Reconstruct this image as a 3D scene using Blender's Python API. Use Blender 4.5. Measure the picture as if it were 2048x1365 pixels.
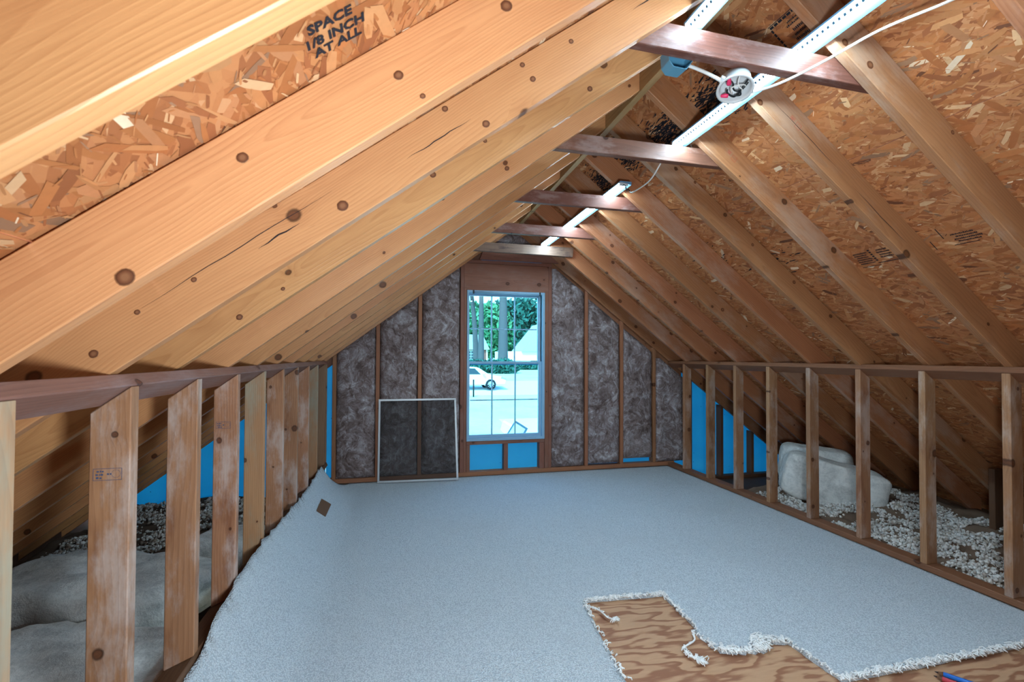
import bpy, bmesh, math, random
import numpy as np
from mathutils import Vector, Matrix, noise, geometry
random.seed(7); rng = np.random.default_rng(11)
C = bpy.context.scene.collection
for o in list(bpy.data.objects): bpy.data.objects.remove(o)

# ------------------------------------------------------------------ camera
H = 1.2721                       # eye height above the carpet
YAW, PITCH, ROLL, FPX = .2377, .0169, .0043, 938.69
fw = Vector((math.sin(YAW), math.cos(YAW), 0)); rt = Vector((math.cos(YAW), -math.sin(YAW), 0)); up = Vector((0, 0, 1))
f2 = fw*math.cos(PITCH) + up*math.sin(PITCH); u2 = up*math.cos(PITCH) - fw*math.sin(PITCH)
r3 = rt*math.cos(ROLL) + u2*math.sin(ROLL); u3 = u2*math.cos(ROLL) - rt*math.sin(ROLL)
cd = bpy.data.cameras.new('camera'); cam = bpy.data.objects.new('camera', cd); C.objects.link(cam)
cam.matrix_world = Matrix(((r3.x, u3.x, -f2.x, 0), (r3.y, u3.y, -f2.y, 0), (r3.z, u3.z, -f2.z, H), (0, 0, 0, 1)))
cd.sensor_width = 36; cd.lens = FPX*36/2048; cd.shift_y = 15.1/2048; cd.clip_start = .02; cd.clip_end = 600
cd.dof.use_dof = True; cd.dof.focus_distance = 3.4; cd.dof.aperture_fstop = 6.3
bpy.context.scene.camera = cam

# ------------------------------------------------------------------ world, sun, exposure
sc = bpy.context.scene
sc.view_settings.view_transform = 'Standard'; sc.view_settings.look = 'None'
sc.view_settings.gamma = 1; sc.view_settings.use_curve_mapping = False
sc.view_settings.exposure = 0.2
LED_POWER = 88.0
LED_COL = (.60, .85, 1.0)
BACK_LAMP = 38
w = bpy.data.worlds.new('sky'); sc.world = w; w.use_nodes = True
nt = w.node_tree; nt.nodes.clear()
sky = nt.nodes.new('ShaderNodeTexSky'); sky.sky_type = 'NISHITA'; sky.sun_disc = False
sky.sun_elevation = math.radians(52); sky.sun_rotation = math.radians(200); sky.dust_density = 1.5
bg = nt.nodes.new('ShaderNodeBackground'); bg.inputs['Strength'].default_value = 1.0
wo = nt.nodes.new('ShaderNodeOutputWorld')
nt.links.new(sky.outputs[0], bg.inputs[0]); nt.links.new(bg.outputs[0], wo.inputs[0])
sd = bpy.data.lights.new('sun', 'SUN'); sd.energy = 9.0; sd.angle = .01; sd.color = (1, .96, .88)
so = bpy.data.objects.new('sun', sd); C.objects.link(so)
so.rotation_euler = Vector((.35, .62, -.9)).to_track_quat('-Z', 'Y').to_euler()
# the photographer's lamp on a stand beside the camera, below eye height
ld = bpy.data.lights.new('photo_lamp', 'AREA'); ld.shape = 'DISK'; ld.size = .22; ld.energy = BACK_LAMP; ld.color = (.80, .92, 1.0)
lo = bpy.data.objects.new('photo_lamp', ld); C.objects.link(lo)
lo.location = (.28, .02, 1.0); lo.rotation_euler = Vector((.22, .95, .22)).to_track_quat('-Z', 'Y').to_euler()

# ------------------------------------------------------------------ house dimensions
S, Y0 = .4064, 1.3869            # rafter spacing; far face of the first rafter pair past the camera
M = .7551                        # roof slope
AL, AR = .4669+H, 2.2961+H       # rafter undersides: z = AL + M x ; z = AR - M x
OFF = .177                       # rafter depth measured vertically
D = 4.94                         # room face of the gable studs
COS = 1/math.sqrt(1+M*M); SIN = M*COS
RX = 1.211                       # ridge centre
def zl(x, o=0): return AL + M*x + o
def zr(x, o=0): return AR - M*x + o
def zroof(x, o=0): return min(zl(x, o), zr(x, o))

# ------------------------------------------------------------------ object helpers
def props(o, label=None, cat=None, group=None, kind=None):
    if label: o['label'] = label
    if cat: o['category'] = cat
    if group: o['group'] = group
    if kind: o['kind'] = kind
    return o
def empty(name, loc=(0, 0, 0), **k):
    o = bpy.data.objects.new(name, None); C.objects.link(o); o.location = loc; o.empty_display_size = .1
    return props(o, **k)
def link(name, me, mat, parent=None, mw=None, **k):
    o = bpy.data.objects.new(name, me); C.objects.link(o)
    if mat is not None and len(me.materials) == 0: me.materials.append(mat)
    if parent is not None:
        o.parent = parent
        pm = world_of(parent)
        o.matrix_parent_inverse = Matrix.Identity(4)
        o.matrix_basis = pm.inverted() @ (mw if mw is not None else pm)
    elif mw is not None: o.matrix_basis = mw
    return props(o, **k)
def world_of(o):
    m = o.matrix_basis.copy()
    while o.parent is not None:
        o = o.parent; m = o.matrix_basis @ m
    return m
def bm_mesh(bm, smooth=False):
    me = bpy.data.meshes.new('m'); bm.normal_update(); bm.to_mesh(me); bm.free()
    if smooth: me.polygons.foreach_set('use_smooth', [True]*len(me.polygons))
    return me
def prism_bm(poly, t, bevel=.0025, bm=None):
    """poly: (a, b) points in the local XZ plane; extruded along local Y from 0 to t"""
    bm = bm or bmesh.new()
    v0 = [bm.verts.new((a, 0, b)) for a, b in poly]; v1 = [bm.verts.new((a, t, b)) for a, b in poly]
    n = len(poly)
    fs = [bm.faces.new(v0), bm.faces.new(v1[::-1])]
    for i in range(n):
        fs.append(bm.faces.new((v0[i], v1[i], v1[(i+1) % n], v0[(i+1) % n])))
    bmesh.ops.recalc_face_normals(bm, faces=fs)
    if bevel: bmesh.ops.bevel(bm, geom=list({e for f in fs for e in f.edges}), offset=bevel, segments=1, affect='EDGES', profile=.5)
    return bm
def prism(name, poly, t, mat, parent=None, mw=None, bevel=.0025, **k):
    return link(name, bm_mesh(prism_bm(poly, t, bevel)), mat, parent, mw, **k)
def frame(X, Y, Z, o): # matrix from axes
    X, Y, Z = Vector(X).normalized(), Vector(Y).normalized(), Vector(Z).normalized()
    return Matrix(((X.x, Y.x, Z.x, o[0]), (X.y, Y.y, Z.y, o[1]), (X.z, Y.z, Z.z, o[2]), (0, 0, 0, 1)))
def xz_board(name, poly, y0, y1, mat, parent=None, along=(1, 0), bevel=.0025, **k):
    """poly in world (x, z), thickness y0..y1; grain runs along the direction `along` in that plane"""
    ax, az = along; l = math.hypot(ax, az); ax /= l; az /= l
    o = poly[0]
    loc = [((x-o[0])*ax + (z-o[1])*az, -(x-o[0])*az + (z-o[1])*ax) for x, z in poly]
    mw = frame((ax, 0, az), (0, 1, 0), (-az, 0, ax), (o[0], y0, o[1]))
    return prism(name, loc, y1-y0, mat, parent, mw, bevel, **k)
def box(name, lo, hi, mat, parent=None, bevel=.002, axis='x', **k):
    """axis-aligned box whose grain (local X) runs along `axis`"""
    lo, hi = Vector(lo), Vector(hi); d = hi-lo
    if axis == 'x': mw = frame((1, 0, 0), (0, 1, 0), (0, 0, 1), lo); a, b, t = d.x, d.z, d.y
    elif axis == 'y': mw = frame((0, 1, 0), (-1, 0, 0), (0, 0, 1), (hi.x, lo.y, lo.z)); a, b, t = d.y, d.z, d.x
    else: mw = frame((0, 0, 1), (0, 1, 0), (-1, 0, 0), (hi.x, lo.y, lo.z)); a, b, t = d.z, d.x, d.y
    return prism(name, [(0, 0), (a, 0), (a, b), (0, b)], t, mat, parent, mw, bevel, **k)
def tube_bm(pts, r, n=8, bm=None, cap=True):
    bm = bm or bmesh.new(); pts = [Vector(p) for p in pts]; rings = []
    ref = Vector((0, 0, 1))
    for i, p in enumerate(pts):
        t = (pts[min(i+1, len(pts)-1)] - pts[max(i-1, 0)]).normalized()
        a = t.cross(ref)
        if a.length < .05: a = t.cross(Vector((1, 0, 0)))
        a.normalize(); b = t.cross(a); rr = r[i] if isinstance(r, (list, tuple)) else r
        rings.append([bm.verts.new(p + a*rr*math.cos(q*2*math.pi/n) + b*rr*math.sin(q*2*math.pi/n)) for q in range(n)])
    for A, B in zip(rings, rings[1:]):
        for q in range(n): bm.faces.new((A[q], A[(q+1) % n], B[(q+1) % n], B[q]))
    if cap: bm.faces.new(rings[0][::-1]); bm.faces.new(rings[-1])
    return bm
def tube(name, pts, r, mat, parent=None, n=8, **k):
    bm = tube_bm(pts, r, n); bmesh.ops.recalc_face_normals(bm, faces=bm.faces[:])
    pm = world_of(parent) if parent is not None else Matrix.Translation(pts[0])
    bm.transform(pm.inverted())
    return link(name, bm_mesh(bm, True), mat, parent, pm, **k)
def spline(pts, n=8):
    P = [Vector(p) for p in pts]; out = []
    for i in range(len(P)-1):
        p0, p1, p2, p3 = P[max(i-1, 0)], P[i], P[i+1], P[min(i+2, len(P)-1)]
        for s in range(n):
            t = s/n
            out.append(.5*((2*p1) + (p2-p0)*t + (2*p0-5*p1+4*p2-p3)*t*t + (3*p1-p0-3*p2+p3)*t**3))
    return out + [P[-1]]
def np_mesh(verts, faces, col=None):
    me = bpy.data.meshes.new('m'); me.from_pydata([tuple(map(float, v)) for v in verts], [], [tuple(map(int, f)) for f in faces]); me.update()
    if col is not None:
        a = me.color_attributes.new('Col', 'FLOAT_COLOR', 'POINT')
        c4 = np.ones((len(verts), 4), np.float32); c4[:, :3] = col
        a.data.foreach_set('color', c4.ravel())
    return me

# ------------------------------------------------------------------ material helpers
class G:
    def __init__(s, name):
        s.m = bpy.data.materials.new(name); s.m.use_nodes = True; s.t = s.m.node_tree; s.t.nodes.clear()
        s.out = s.t.nodes.new('ShaderNodeOutputMaterial')
    def n(s, typ, props=None, **inp):
        nd = s.t.nodes.new(typ)
        for k, v in (props or {}).items(): setattr(nd, k, v)
        for k, v in inp.items(): s.set(nd, k, v)
        return nd
    def set(s, nd, k, v):
        sock = nd.inputs[int(k[1:])] if k[0] == 'i' and k[1:].isdigit() else nd.inputs[k.replace('_', ' ')]
        if isinstance(v, bpy.types.NodeSocket): s.t.links.new(v, sock)
        elif isinstance(v, (tuple, list)) and len(v) == 3 and sock.type == 'RGBA': sock.default_value = (*v, 1)
        else: sock.default_value = v
    def math(s, op, a, b=0.0, c=0.0, clamp=False):
        return s.n('ShaderNodeMath', dict(operation=op, use_clamp=clamp), i0=a, i1=b, i2=c).outputs[0]
    def mix(s, f, a, b, mode='MIX'):
        nd = s.n('ShaderNodeMix', dict(data_type='RGBA', blend_type=mode)); s.set(nd, 'i0', f); s.set(nd, 'i6', a); s.set(nd, 'i7', b)
        return nd.outputs[2]
    def ramp(s, f, stops, mode='LINEAR'):
        nd = s.n('ShaderNodeValToRGB', None, i0=f); cr = nd.color_ramp; cr.interpolation = mode
        while len(cr.elements) < len(stops): cr.elements.new(.5)
        for e, (p, c) in zip(cr.elements, stops):
            e.position = p; e.color = (*c, 1) if isinstance(c, (tuple, list)) else (c, c, c, 1)
        return nd.outputs[0]
    def sstep(s, x, lo, hi):
        return s.n('ShaderNodeMapRange', dict(interpolation_type='SMOOTHSTEP'), i0=x, i1=lo, i2=hi, i3=0.0, i4=1.0).outputs[0]
    def obj(s): return s.n('ShaderNodeTexCoord').outputs['Object']
    def rnd(s): return s.n('ShaderNodeObjectInfo').outputs['Random']
    def sep(s, v):
        nd = s.n('ShaderNodeSeparateXYZ', None, i0=v); return nd.outputs[0], nd.outputs[1], nd.outputs[2]
    def comb(s, x, y, z): return s.n('ShaderNodeCombineXYZ', None, i0=x, i1=y, i2=z).outputs[0]
    def vm(s, op, a, b): return s.n('ShaderNodeVectorMath', dict(operation=op), i0=a, i1=b).outputs[0]
    def noise(s, v, scale, detail=2, rough=.5, dist=0.0):
        nd = s.n('ShaderNodeTexNoise', None, Vector=v, Scale=scale, Detail=detail, Roughness=rough, Distortion=dist)
        return nd.outputs[0]
    def noisec(s, v, scale, detail=2):
        return s.n('ShaderNodeTexNoise', None, Vector=v, Scale=scale, Detail=detail).outputs[1]
    def vor(s, v, scale, dim='3D', feat='F1', rand=1.0):
        return s.n('ShaderNodeTexVoronoi', dict(voronoi_dimensions=dim, feature=feat), Vector=v, Scale=scale, Randomness=rand)
    def bump(s, h, strength=.3, dist=.002):
        return s.n('ShaderNodeBump', None, Height=h, Strength=strength, Distance=dist).outputs[0]
    def done(s, color, rough=.6, spec=.3, normal=None, metal=0.0, **k):
        p = s.n('ShaderNodeBsdfPrincipled', None, Base_Color=color, Roughness=rough, Metallic=metal)
        p.inputs['Specular IOR Level'].default_value = spec
        if normal is not None: s.set(p, 'Normal', normal)
        for a, b in k.items(): s.set(p, a, b)
        s.t.links.new(p.outputs[0], s.out.inputs[0]); return s.m
def srgb(r, g, b):
    f = lambda c: (c/255/12.92 if c/255 < .04045 else ((c/255+.055)/1.055)**2.4)
    return (f(r), f(g), f(b))
def plain(name, col, rough=.6, spec=.3, metal=0.0, nscale=30, namt=.12):
    g = G(name); n = g.noise(g.obj(), nscale, 3)
    c = g.mix(g.math('MULTIPLY', n, namt*2), col, tuple(x*.72 for x in col))
    return g.done(c, rough, spec, metal=metal)
def lumber(name, light, dark, knot=srgb(74, 38, 20), knots=.5, blotch=None, blotch_amt=0.0, blotch_scale=5, stain=None, stain_amt=0.0, rough=.5, spec=.35, vary=.22, ringf=95):
    """sawn softwood: growth rings about an off-board pith, running along local X, with knots the rings bend round"""
    g = G(name); x, y, z = g.sep(g.obj()); r = g.rnd()
    r2 = g.math('FRACT', g.math('MULTIPLY', r, 17.31)); r3_ = g.math('FRACT', g.math('MULTIPLY', r, 53.7))
    qx = g.math('ADD', g.math('MULTIPLY', x, 2.7), g.math('MULTIPLY', r, 60)); qz = g.math('ADD', g.math('MULTIPLY', z, 9.5), g.math('MULTIPLY', r2, 40))
    v = g.vor(g.comb(qx, qz, 0.0), 1.0, '2D', 'F1', .95)
    px, pz, _ = g.sep(v.outputs['Position']); cr_, cg_, cb_ = g.sep(v.outputs['Color'])
    dx = g.math('DIVIDE', g.math('SUBTRACT', qx, px), 2.7); dz = g.math('DIVIDE', g.math('SUBTRACT', qz, pz), 9.5)
    wob = g.math('MULTIPLY', g.math('SUBTRACT', g.noise(g.obj(), 60, 2), .5), .006)
    d = g.math('ADD', g.math('SQRT', g.math('ADD', g.math('MULTIPLY', g.math('MULTIPLY', dx, dx), .7), g.math('MULTIPLY', dz, dz))), wob)
    rad = g.math('ADD', .0035, g.math('MULTIPLY', g.math('POWER', cg_, 2.0), .0125))
    has = g.math('LESS_THAN', cr_, knots)
    kd = g.math('DIVIDE', d, rad)
    kn = g.math('MULTIPLY', g.math('SUBTRACT', 1.0, g.sstep(kd, .75, 1.15)), has)
    rim = g.math('MULTIPLY', g.math('MULTIPLY', g.sstep(kd, .6, 1.0), g.math('SUBTRACT', 1.0, g.sstep(kd, 1.0, 1.5))), has)
    halo = g.math('MULTIPLY', g.math('POWER', 2.718, g.math('MULTIPLY', g.math('MULTIPLY', kd, kd), -.11)), has)
    nz = g.noise(g.comb(g.math('ADD', g.math('MULTIPLY', x, .75), g.math('MULTIPLY', r, 31)), g.math('MULTIPLY', y, 3.0), g.math('MULTIPLY', z, 3.0)), 1.0, 3, .55)
    oy = g.math('ADD', .012, g.math('MULTIPLY', r3_, .07)); oz = g.math('MULTIPLY', g.math('SUBTRACT', r2, .5), .16)
    yy = g.math('ADD', y, oy); zz = g.math('SUBTRACT', g.math('SUBTRACT', z, .07), oz)
    rr = g.math('SQRT', g.math('ADD', g.math('MULTIPLY', yy, yy), g.math('MULTIPLY', zz, zz)))
    rr = g.math('ADD', rr, g.math('ADD', g.math('MULTIPLY', nz, .11), g.math('MULTIPLY', halo, .011)))
    fr = g.math('FRACT', g.math('MULTIPLY', rr, float(ringf)))
    ring = g.math('MULTIPLY', g.math('POWER', fr, 2.2), g.math('SUBTRACT', 1.0, g.sstep(fr, .9, 1.0)))
    fib = g.noise(g.comb(g.math('MULTIPLY', x, 7.0), g.math('MULTIPLY', y, 190.0), g.math('MULTIPLY', z, 190.0)), 1.0, 2, .6)
    big = g.noise(g.comb(g.math('ADD', g.math('MULTIPLY', x, 1.6), g.math('MULTIPLY', r, 23)), g.math('MULTIPLY', y, 6.0), g.math('MULTIPLY', z, 7.0)), 1.0, 4, .6)
    fac = g.math('ADD', g.math('MULTIPLY', ring, .34), g.math('ADD', g.math('MULTIPLY', g.math('SUBTRACT', fib, .42), .55), g.math('MULTIPLY', g.math('SUBTRACT', big, .42), .9)), clamp=True)
    col = g.mix(fac, light, dark)
    if stain is not None:
        sm = g.noise(g.comb(g.math('ADD', g.math('MULTIPLY', x, 2.2), g.math('MULTIPLY', r2, 19)), g.math('MULTIPLY', y, 9.0), g.math('MULTIPLY', z, 9.0)), 1.0, 4, .65)
        col = g.mix(g.math('MULTIPLY', g.sstep(sm, .5, .68), stain_amt), col, stain)
    if blotch is not None:
        bmask = g.noise(g.comb(g.math('ADD', g.math('MULTIPLY', x, float(blotch_scale)*.6), g.math('MULTIPLY', r3_, 19)), g.math('MULTIPLY', y, float(blotch_scale)*1.7), g.math('MULTIPLY', z, float(blotch_scale)*1.7)), 1.0, 6, .7)
        col = g.mix(g.math('MULTIPLY', g.sstep(bmask, .47, .66), blotch_amt), col, blotch)
    col = g.mix(g.math('MULTIPLY', halo, .25), col, dark)
    kcol = g.mix(g.noise(g.obj(), 160, 2), knot, tuple(c*2.1 for c in knot))
    col = g.mix(g.math('MULTIPLY', kn, .85), col, kcol)
    col = g.mix(g.math('MULTIPLY', rim, .75), col, tuple(c*.45 for c in knot))
    val = g.math('ADD', 1.0-vary*.5, g.math('MULTIPLY', r2, vary))
    hsv = g.n('ShaderNodeHueSaturation', None, Hue=g.math('ADD', .494, g.math('MULTIPLY', r3_, .012)), Saturation=1.0, Value=val, Color=col).outputs[0]
    hgt = g.math('ADD', g.math('MULTIPLY', ring, .5), g.math('ADD', fib, g.math('MULTIPLY', kn, -.8)))
    return g.done(hsv, g.math('ADD', rough-.1, g.math('MULTIPLY', big, .2)), spec, g.bump(hgt, .35, .0012))

MAT = {}
MAT['rafter_left'] = lumber('rafter_wood_golden', srgb(212, 155, 104), srgb(166, 104, 62), knots=.22, rough=.40, spec=.5, vary=.16, ringf=150)
MAT['rafter_right'] = lumber('rafter_wood_tan', srgb(180, 122, 84), srgb(134, 80, 52), knots=.5, blotch=srgb(204, 188, 174), blotch_amt=.3, blotch_scale=2.5, rough=.48, vary=.22, ringf=90)
MAT['tie'] = lumber('collar_tie_wood_dark', srgb(126, 82, 66), srgb(76, 44, 36), knot=srgb(52, 26, 20), knots=.3, blotch=srgb(180, 160, 156), blotch_amt=.38, blotch_scale=7, rough=.5, vary=.3)
MAT['tie_far'] = lumber('collar_tie_wood_weathered', srgb(140, 112, 96), srgb(88, 64, 56), knots=.3, blotch=srgb(48, 34, 48), blotch_amt=.9, blotch_scale=6, rough=.55, vary=.1)
MAT['plate'] = lumber('plate_wood_greyed', srgb(140, 100, 84), srgb(96, 62, 52), knots=.35, blotch=srgb(160, 140, 138), blotch_amt=.45, blotch_scale=3, rough=.55, vary=.1)
MAT['plate_right'] = lumber('plate_wood_brown', srgb(138, 92, 66), srgb(96, 58, 40), knots=.35, rough=.55, vary=.1)
MAT['stud'] = lumber('stud_wood_old', srgb(178, 128, 94), srgb(116, 72, 48), knots=.65, blotch=srgb(206, 192, 186), blotch_amt=.55, blotch_scale=4, stain=srgb(120, 70, 44), stain_amt=.6, rough=.55, vary=.28)
MAT['stud_green'] = lumber('stud_wood_greenish', srgb(184, 138, 100), srgb(128, 84, 56), knots=.45, blotch=srgb(154, 158, 142), blotch_amt=.7, blotch_scale=1.6, rough=.55, vary=.1)
MAT['stud_grey'] = lumber('stud_wood_grey', srgb(150, 116, 88), srgb(88, 62, 46), knots=.45, rough=.6, vary=.2, ringf=120)
MAT['stud_right'] = lumber('stud_wood_brown', srgb(166, 120, 86), srgb(110, 70, 48), knots=.65, blotch=srgb(196, 178, 168), blotch_amt=.5, blotch_scale=4, stain=srgb(112, 66, 42), stain_amt=.6, rough=.55, vary=.25)
MAT['gable_stud'] = lumber('gable_stud_wood', srgb(172, 116, 84), srgb(118, 72, 50), knots=.5, rough=.6, vary=.25)
MAT['header'] = lumber('header_wood_dark', srgb(148, 98, 78), srgb(104, 64, 50), knots=.4, blotch=srgb(150, 118, 108), blotch_amt=.3, rough=.6, vary=.15)
MAT['ridge'] = lumber('ridge_board_wood', srgb(178, 142, 96), srgb(120, 80, 48), knots=.2, rough=.55, vary=.05)
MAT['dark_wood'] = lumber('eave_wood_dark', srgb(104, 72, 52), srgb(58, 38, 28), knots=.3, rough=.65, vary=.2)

def osb_base():
    g = G('osb_board'); co = g.obj(); x, y, z = g.sep(co)
    layers = None
    for i, (a, sc_) in enumerate(((.3, 1.0), (1.4, 1.25), (2.2, .8), (.9, 1.5))):
        ca, sa = math.cos(a), math.sin(a)
        u = g.math('ADD', g.math('MULTIPLY', x, ca), g.math('MULTIPLY', y, sa)); v = g.math('SUBTRACT', g.math('MULTIPLY', y, ca), g.math('MULTIPLY', x, sa))
        vo = g.vor(g.comb(g.math('MULTIPLY', u, 11*sc_), g.math('MULTIPLY', v, 45*sc_), float(i*7)), 1.0)
        c = g.ramp(g.sep(vo.outputs['Color'])[0], [(0, srgb(148, 90, 56)), (.3, srgb(174, 110, 68)), (.6, srgb(192, 130, 84)), (.85, srgb(182, 118, 76)), (1, srgb(212, 164, 120))])
        layers = c if layers is None else g.mix(g.math('GREATER_THAN', g.sep(vo.outputs['Color'])[1], .55), layers, c)
    return g.done(layers, .62, .3, g.bump(g.noise(co, 90, 3), .4, .002))
MAT['osb'] = osb_base()
def flake_mat():
    g = G('osb_strands'); a = g.n('ShaderNodeAttribute', dict(attribute_name='Col')).outputs[0]
    n = g.noise(g.obj(), 55, 4, .6)
    return g.done(g.mix(g.math('MULTIPLY', n, .55), a, g.mix(.5, a, srgb(96, 56, 28))), .6, .3)
MAT['flake'] = flake_mat()
def ply():
    g = G('plywood_sheet'); x, y, z = g.sep(g.obj())
    n1 = g.noise(g.comb(g.math('MULTIPLY', x, 1.6), g.math('MULTIPLY', y, 5.5), 0.0), 1.0, 3, .5)
    n2 = g.noise(g.comb(g.math('MULTIPLY', x, 9.0), g.math('MULTIPLY', y, 60.0), 3.0), 1.0, 3, .6)
    fr = g.math('FRACT', g.math('MULTIPLY', g.math('ADD', g.math('ADD', n1, g.math('MULTIPLY', y, 1.1)), g.math('MULTIPLY', n2, .05)), 9.0))
    band = g.math('MULTIPLY', g.sstep(fr, .42, .72), g.math('SUBTRACT', 1.0, g.sstep(fr, .86, 1.0)))
    c = g.mix(band, srgb(200, 160, 126), srgb(156, 110, 84))
    c = g.mix(g.math('MULTIPLY', n2, .35), c, srgb(112, 68, 46))
    return g.done(c, .62, .25, g.bump(g.math('ADD', n2, band), .25, .001))
MAT['ply'] = ply()
def carpet():
    g = G('berber_carpet'); co = g.obj()
    v = g.vor(co, 165.0); d = v.outputs['Distance']
    n = g.noise(co, 1.6, 4, .6); n3 = g.noise(co, 260, 2)
    x, y, z = g.sep(co)
    row = g.noise(g.comb(g.math('MULTIPLY', x, 9.0), g.math('MULTIPLY', y, 120.0), 0.0), 1.0, 2)
    c = g.mix(g.sstep(d, .2, .75), srgb(220, 229, 235), srgb(176, 188, 198))
    c = g.mix(g.math('MULTIPLY', g.sstep(n, .45, .75), .3), c, srgb(184, 192, 198))
    c = g.mix(g.math('MULTIPLY', row, .22), c, srgb(172, 184, 194))
    return g.done(c, .95, .05, g.bump(g.math('ADD', g.math('SUBTRACT', 1.0, d), g.math('MULTIPLY', n3, .5)), .8, .006), Sheen_Weight=.2)
MAT['carpet'] = carpet()
MAT['yarn'] = plain('carpet_yarn', srgb(240, 242, 242), .95, .05)
def batt():
    g = G('fiberglass_batt'); co = g.obj()
    wv = g.vm('ADD', co, g.vm('MULTIPLY', g.vm('SUBTRACT', g.noisec(co, 3.2, 4), (.5, .5, .5)), (.6, .6, .6)))
    x, y, z = g.sep(wv)
    st = g.noise(g.comb(g.math('MULTIPLY', x, 16.0), g.math('MULTIPLY', y, 16.0), g.math('MULTIPLY', z, 5.0)), 1.0, 7, .7, 1.2)
    st2 = g.noise(wv, 7, 7, .72, 1.2); big = g.noise(co, 7, 4, .6, 1.0)
    f = g.math('ADD', g.math('MULTIPLY', st, .45), g.math('ADD', g.math('MULTIPLY', st2, .4), g.math('MULTIPLY', big, .25)))
    c = g.ramp(f, [(.36, srgb(60, 48, 46)), (.46, srgb(106, 90, 86)), (.54, srgb(138, 122, 120)), (.62, srgb(176, 166, 168)), (.72, srgb(228, 226, 232))])
    return g.done(c, .95, .05, g.bump(g.math('ADD', st, st2), .9, .012))
MAT['batt'] = batt()
def white_batt():
    g = G('white_glass_wool'); co = g.obj()
    n = g.noise(co, 9, 6, .65, .6); n2 = g.noise(co, 60, 4, .7)
    c = g.ramp(g.math('ADD', g.math('MULTIPLY', n, .7), g.math('MULTIPLY', n2, .3)), [(.3, srgb(176, 180, 180)), (.55, srgb(232, 234, 232)), (.8, srgb(248, 248, 246))])
    return g.done(c, .95, .05, g.bump(g.math('ADD', n, n2), .6, .01))
MAT['wool'] = white_batt()
def fill_mat():
    g = G('loose_fill'); a = g.n('ShaderNodeAttribute', dict(attribute_name='Col')).outputs[0]
    n = g.noise(g.obj(), 120, 3, .7)
    return g.done(g.mix(g.math('MULTIPLY', n, .35), a, srgb(120, 106, 96)), .95, .05, g.bump(n, .6, .004))
MAT['fill'] = fill_mat()
def foam():
    """extruded foam board: lets some daylight through"""
    g = G('blue_foam_sheathing'); n = g.noise(g.obj(), 3, 3); sp = g.vor(g.obj(), 18.0)
    c = g.mix(n, srgb(84, 206, 236), srgb(58, 184, 222))
    c = g.mix(g.math('MULTIPLY', g.math('LESS_THAN', sp.outputs['Distance'], .07), g.math('GREATER_THAN', g.sep(sp.outputs['Color'])[0], .7)), c, srgb(40, 70, 110))
    p = g.n('ShaderNodeBsdfPrincipled', None, Base_Color=c, Roughness=.55); t = g.n('ShaderNodeBsdfTranslucent', None, Color=c)
    mx = g.n('ShaderNodeMixShader'); g.set(mx, 'i0', .32)
    g.t.links.new(p.outputs[0], mx.inputs[1]); g.t.links.new(t.outputs[0], mx.inputs[2]); g.t.links.new(mx.outputs[0], g.out.inputs[0]); return g.m
MAT['foam'] = foam()
MAT['vinyl'] = plain('window_vinyl', srgb(150, 192, 220), .4, .4)  # white vinyl; backlit shade and cool light are put into this blue-grey
MAT['dark_metal'] = plain('dark_bracket_metal', srgb(58, 64, 72), .4, .5, .6)
MAT['alu'] = plain('screen_aluminium', srgb(188, 192, 196), .4, .5, .3)
MAT['led_metal'] = plain('led_housing_blue_grey', srgb(120, 172, 214), .3, .5, .2)
MAT['cap'] = plain('end_cap_plastic', srgb(214, 222, 228), .4, .4)
MAT['box_pvc'] = plain('junction_box_plastic', srgb(212, 216, 218), .45, .4)
MAT['cover'] = plain('blue_box_plastic', srgb(92, 150, 178), .28, .6)
MAT['cable'] = plain('cable_white', srgb(232, 232, 228), .5, .3)
MAT['wire_black'] = plain('wire_black', srgb(28, 32, 36), .5, .3)
MAT['wire_nut'] = plain('wire_nut_pink', srgb(238, 60, 110), .4, .4)
MAT['ink'] = plain('stamp_ink_black', srgb(44, 44, 50), .8, .1)
MAT['ink_blue'] = plain('stamp_ink_blue', srgb(74, 84, 112), .8, .1)
MAT['ink_red'] = plain('stamp_ink_red', srgb(200, 78, 60), .8, .1)
MAT['brown_patch'] = plain('brown_backing', srgb(112, 84, 66), .8, .1)
MAT['pencil_blue'] = plain('pencil_blue', srgb(38, 110, 200), .35, .5)
MAT['pencil_red'] = plain('pencil_red', srgb(200, 72, 84), .35, .5)
MAT['pencil_tip'] = plain('pencil_tip', srgb(40, 34, 40), .5, .3)
MAT['chip'] = plain('led_chip_dark', srgb(70, 110, 140), .5, .3)
def emis(name, col, s):
    g = G(name); e = g.n('ShaderNodeEmission', None, Color=col, Strength=s); g.t.links.new(e.outputs[0], g.out.inputs[0]); return g.m
MAT['led'] = emis('led_light', LED_COL, LED_POWER)
def glass():
    g = G('window_glass')
    tr = g.n('ShaderNodeBsdfTransparent', None, Color=(.50, .86, .98)); gl = g.n('ShaderNodeBsdfGlossy', None, Roughness=.02, Color=(.9, .95, 1))
    mx = g.n('ShaderNodeMixShader'); g.set(mx, 'i0', .05)
    g.t.links.new(tr.outputs[0], mx.inputs[1]); g.t.links.new(gl.outputs[0], mx.inputs[2]); g.t.links.new(mx.outputs[0], g.out.inputs[0]); return g.m
MAT['glass'] = glass()
def screen():
    g = G('insect_screen')
    tr = g.n('ShaderNodeBsdfTransparent', None, Color=(1, 1, 1)); df = g.n('ShaderNodeBsdfDiffuse', None, Color=srgb(66, 68, 70))
    mx = g.n('ShaderNodeMixShader'); g.set(mx, 'i0', .48)
    g.t.links.new(tr.outputs[0], mx.inputs[1]); g.t.links.new(df.outputs[0], mx.inputs[2]); g.t.links.new(mx.outputs[0], g.out.inputs[0]); return g.m
MAT['screen'] = screen()

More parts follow.
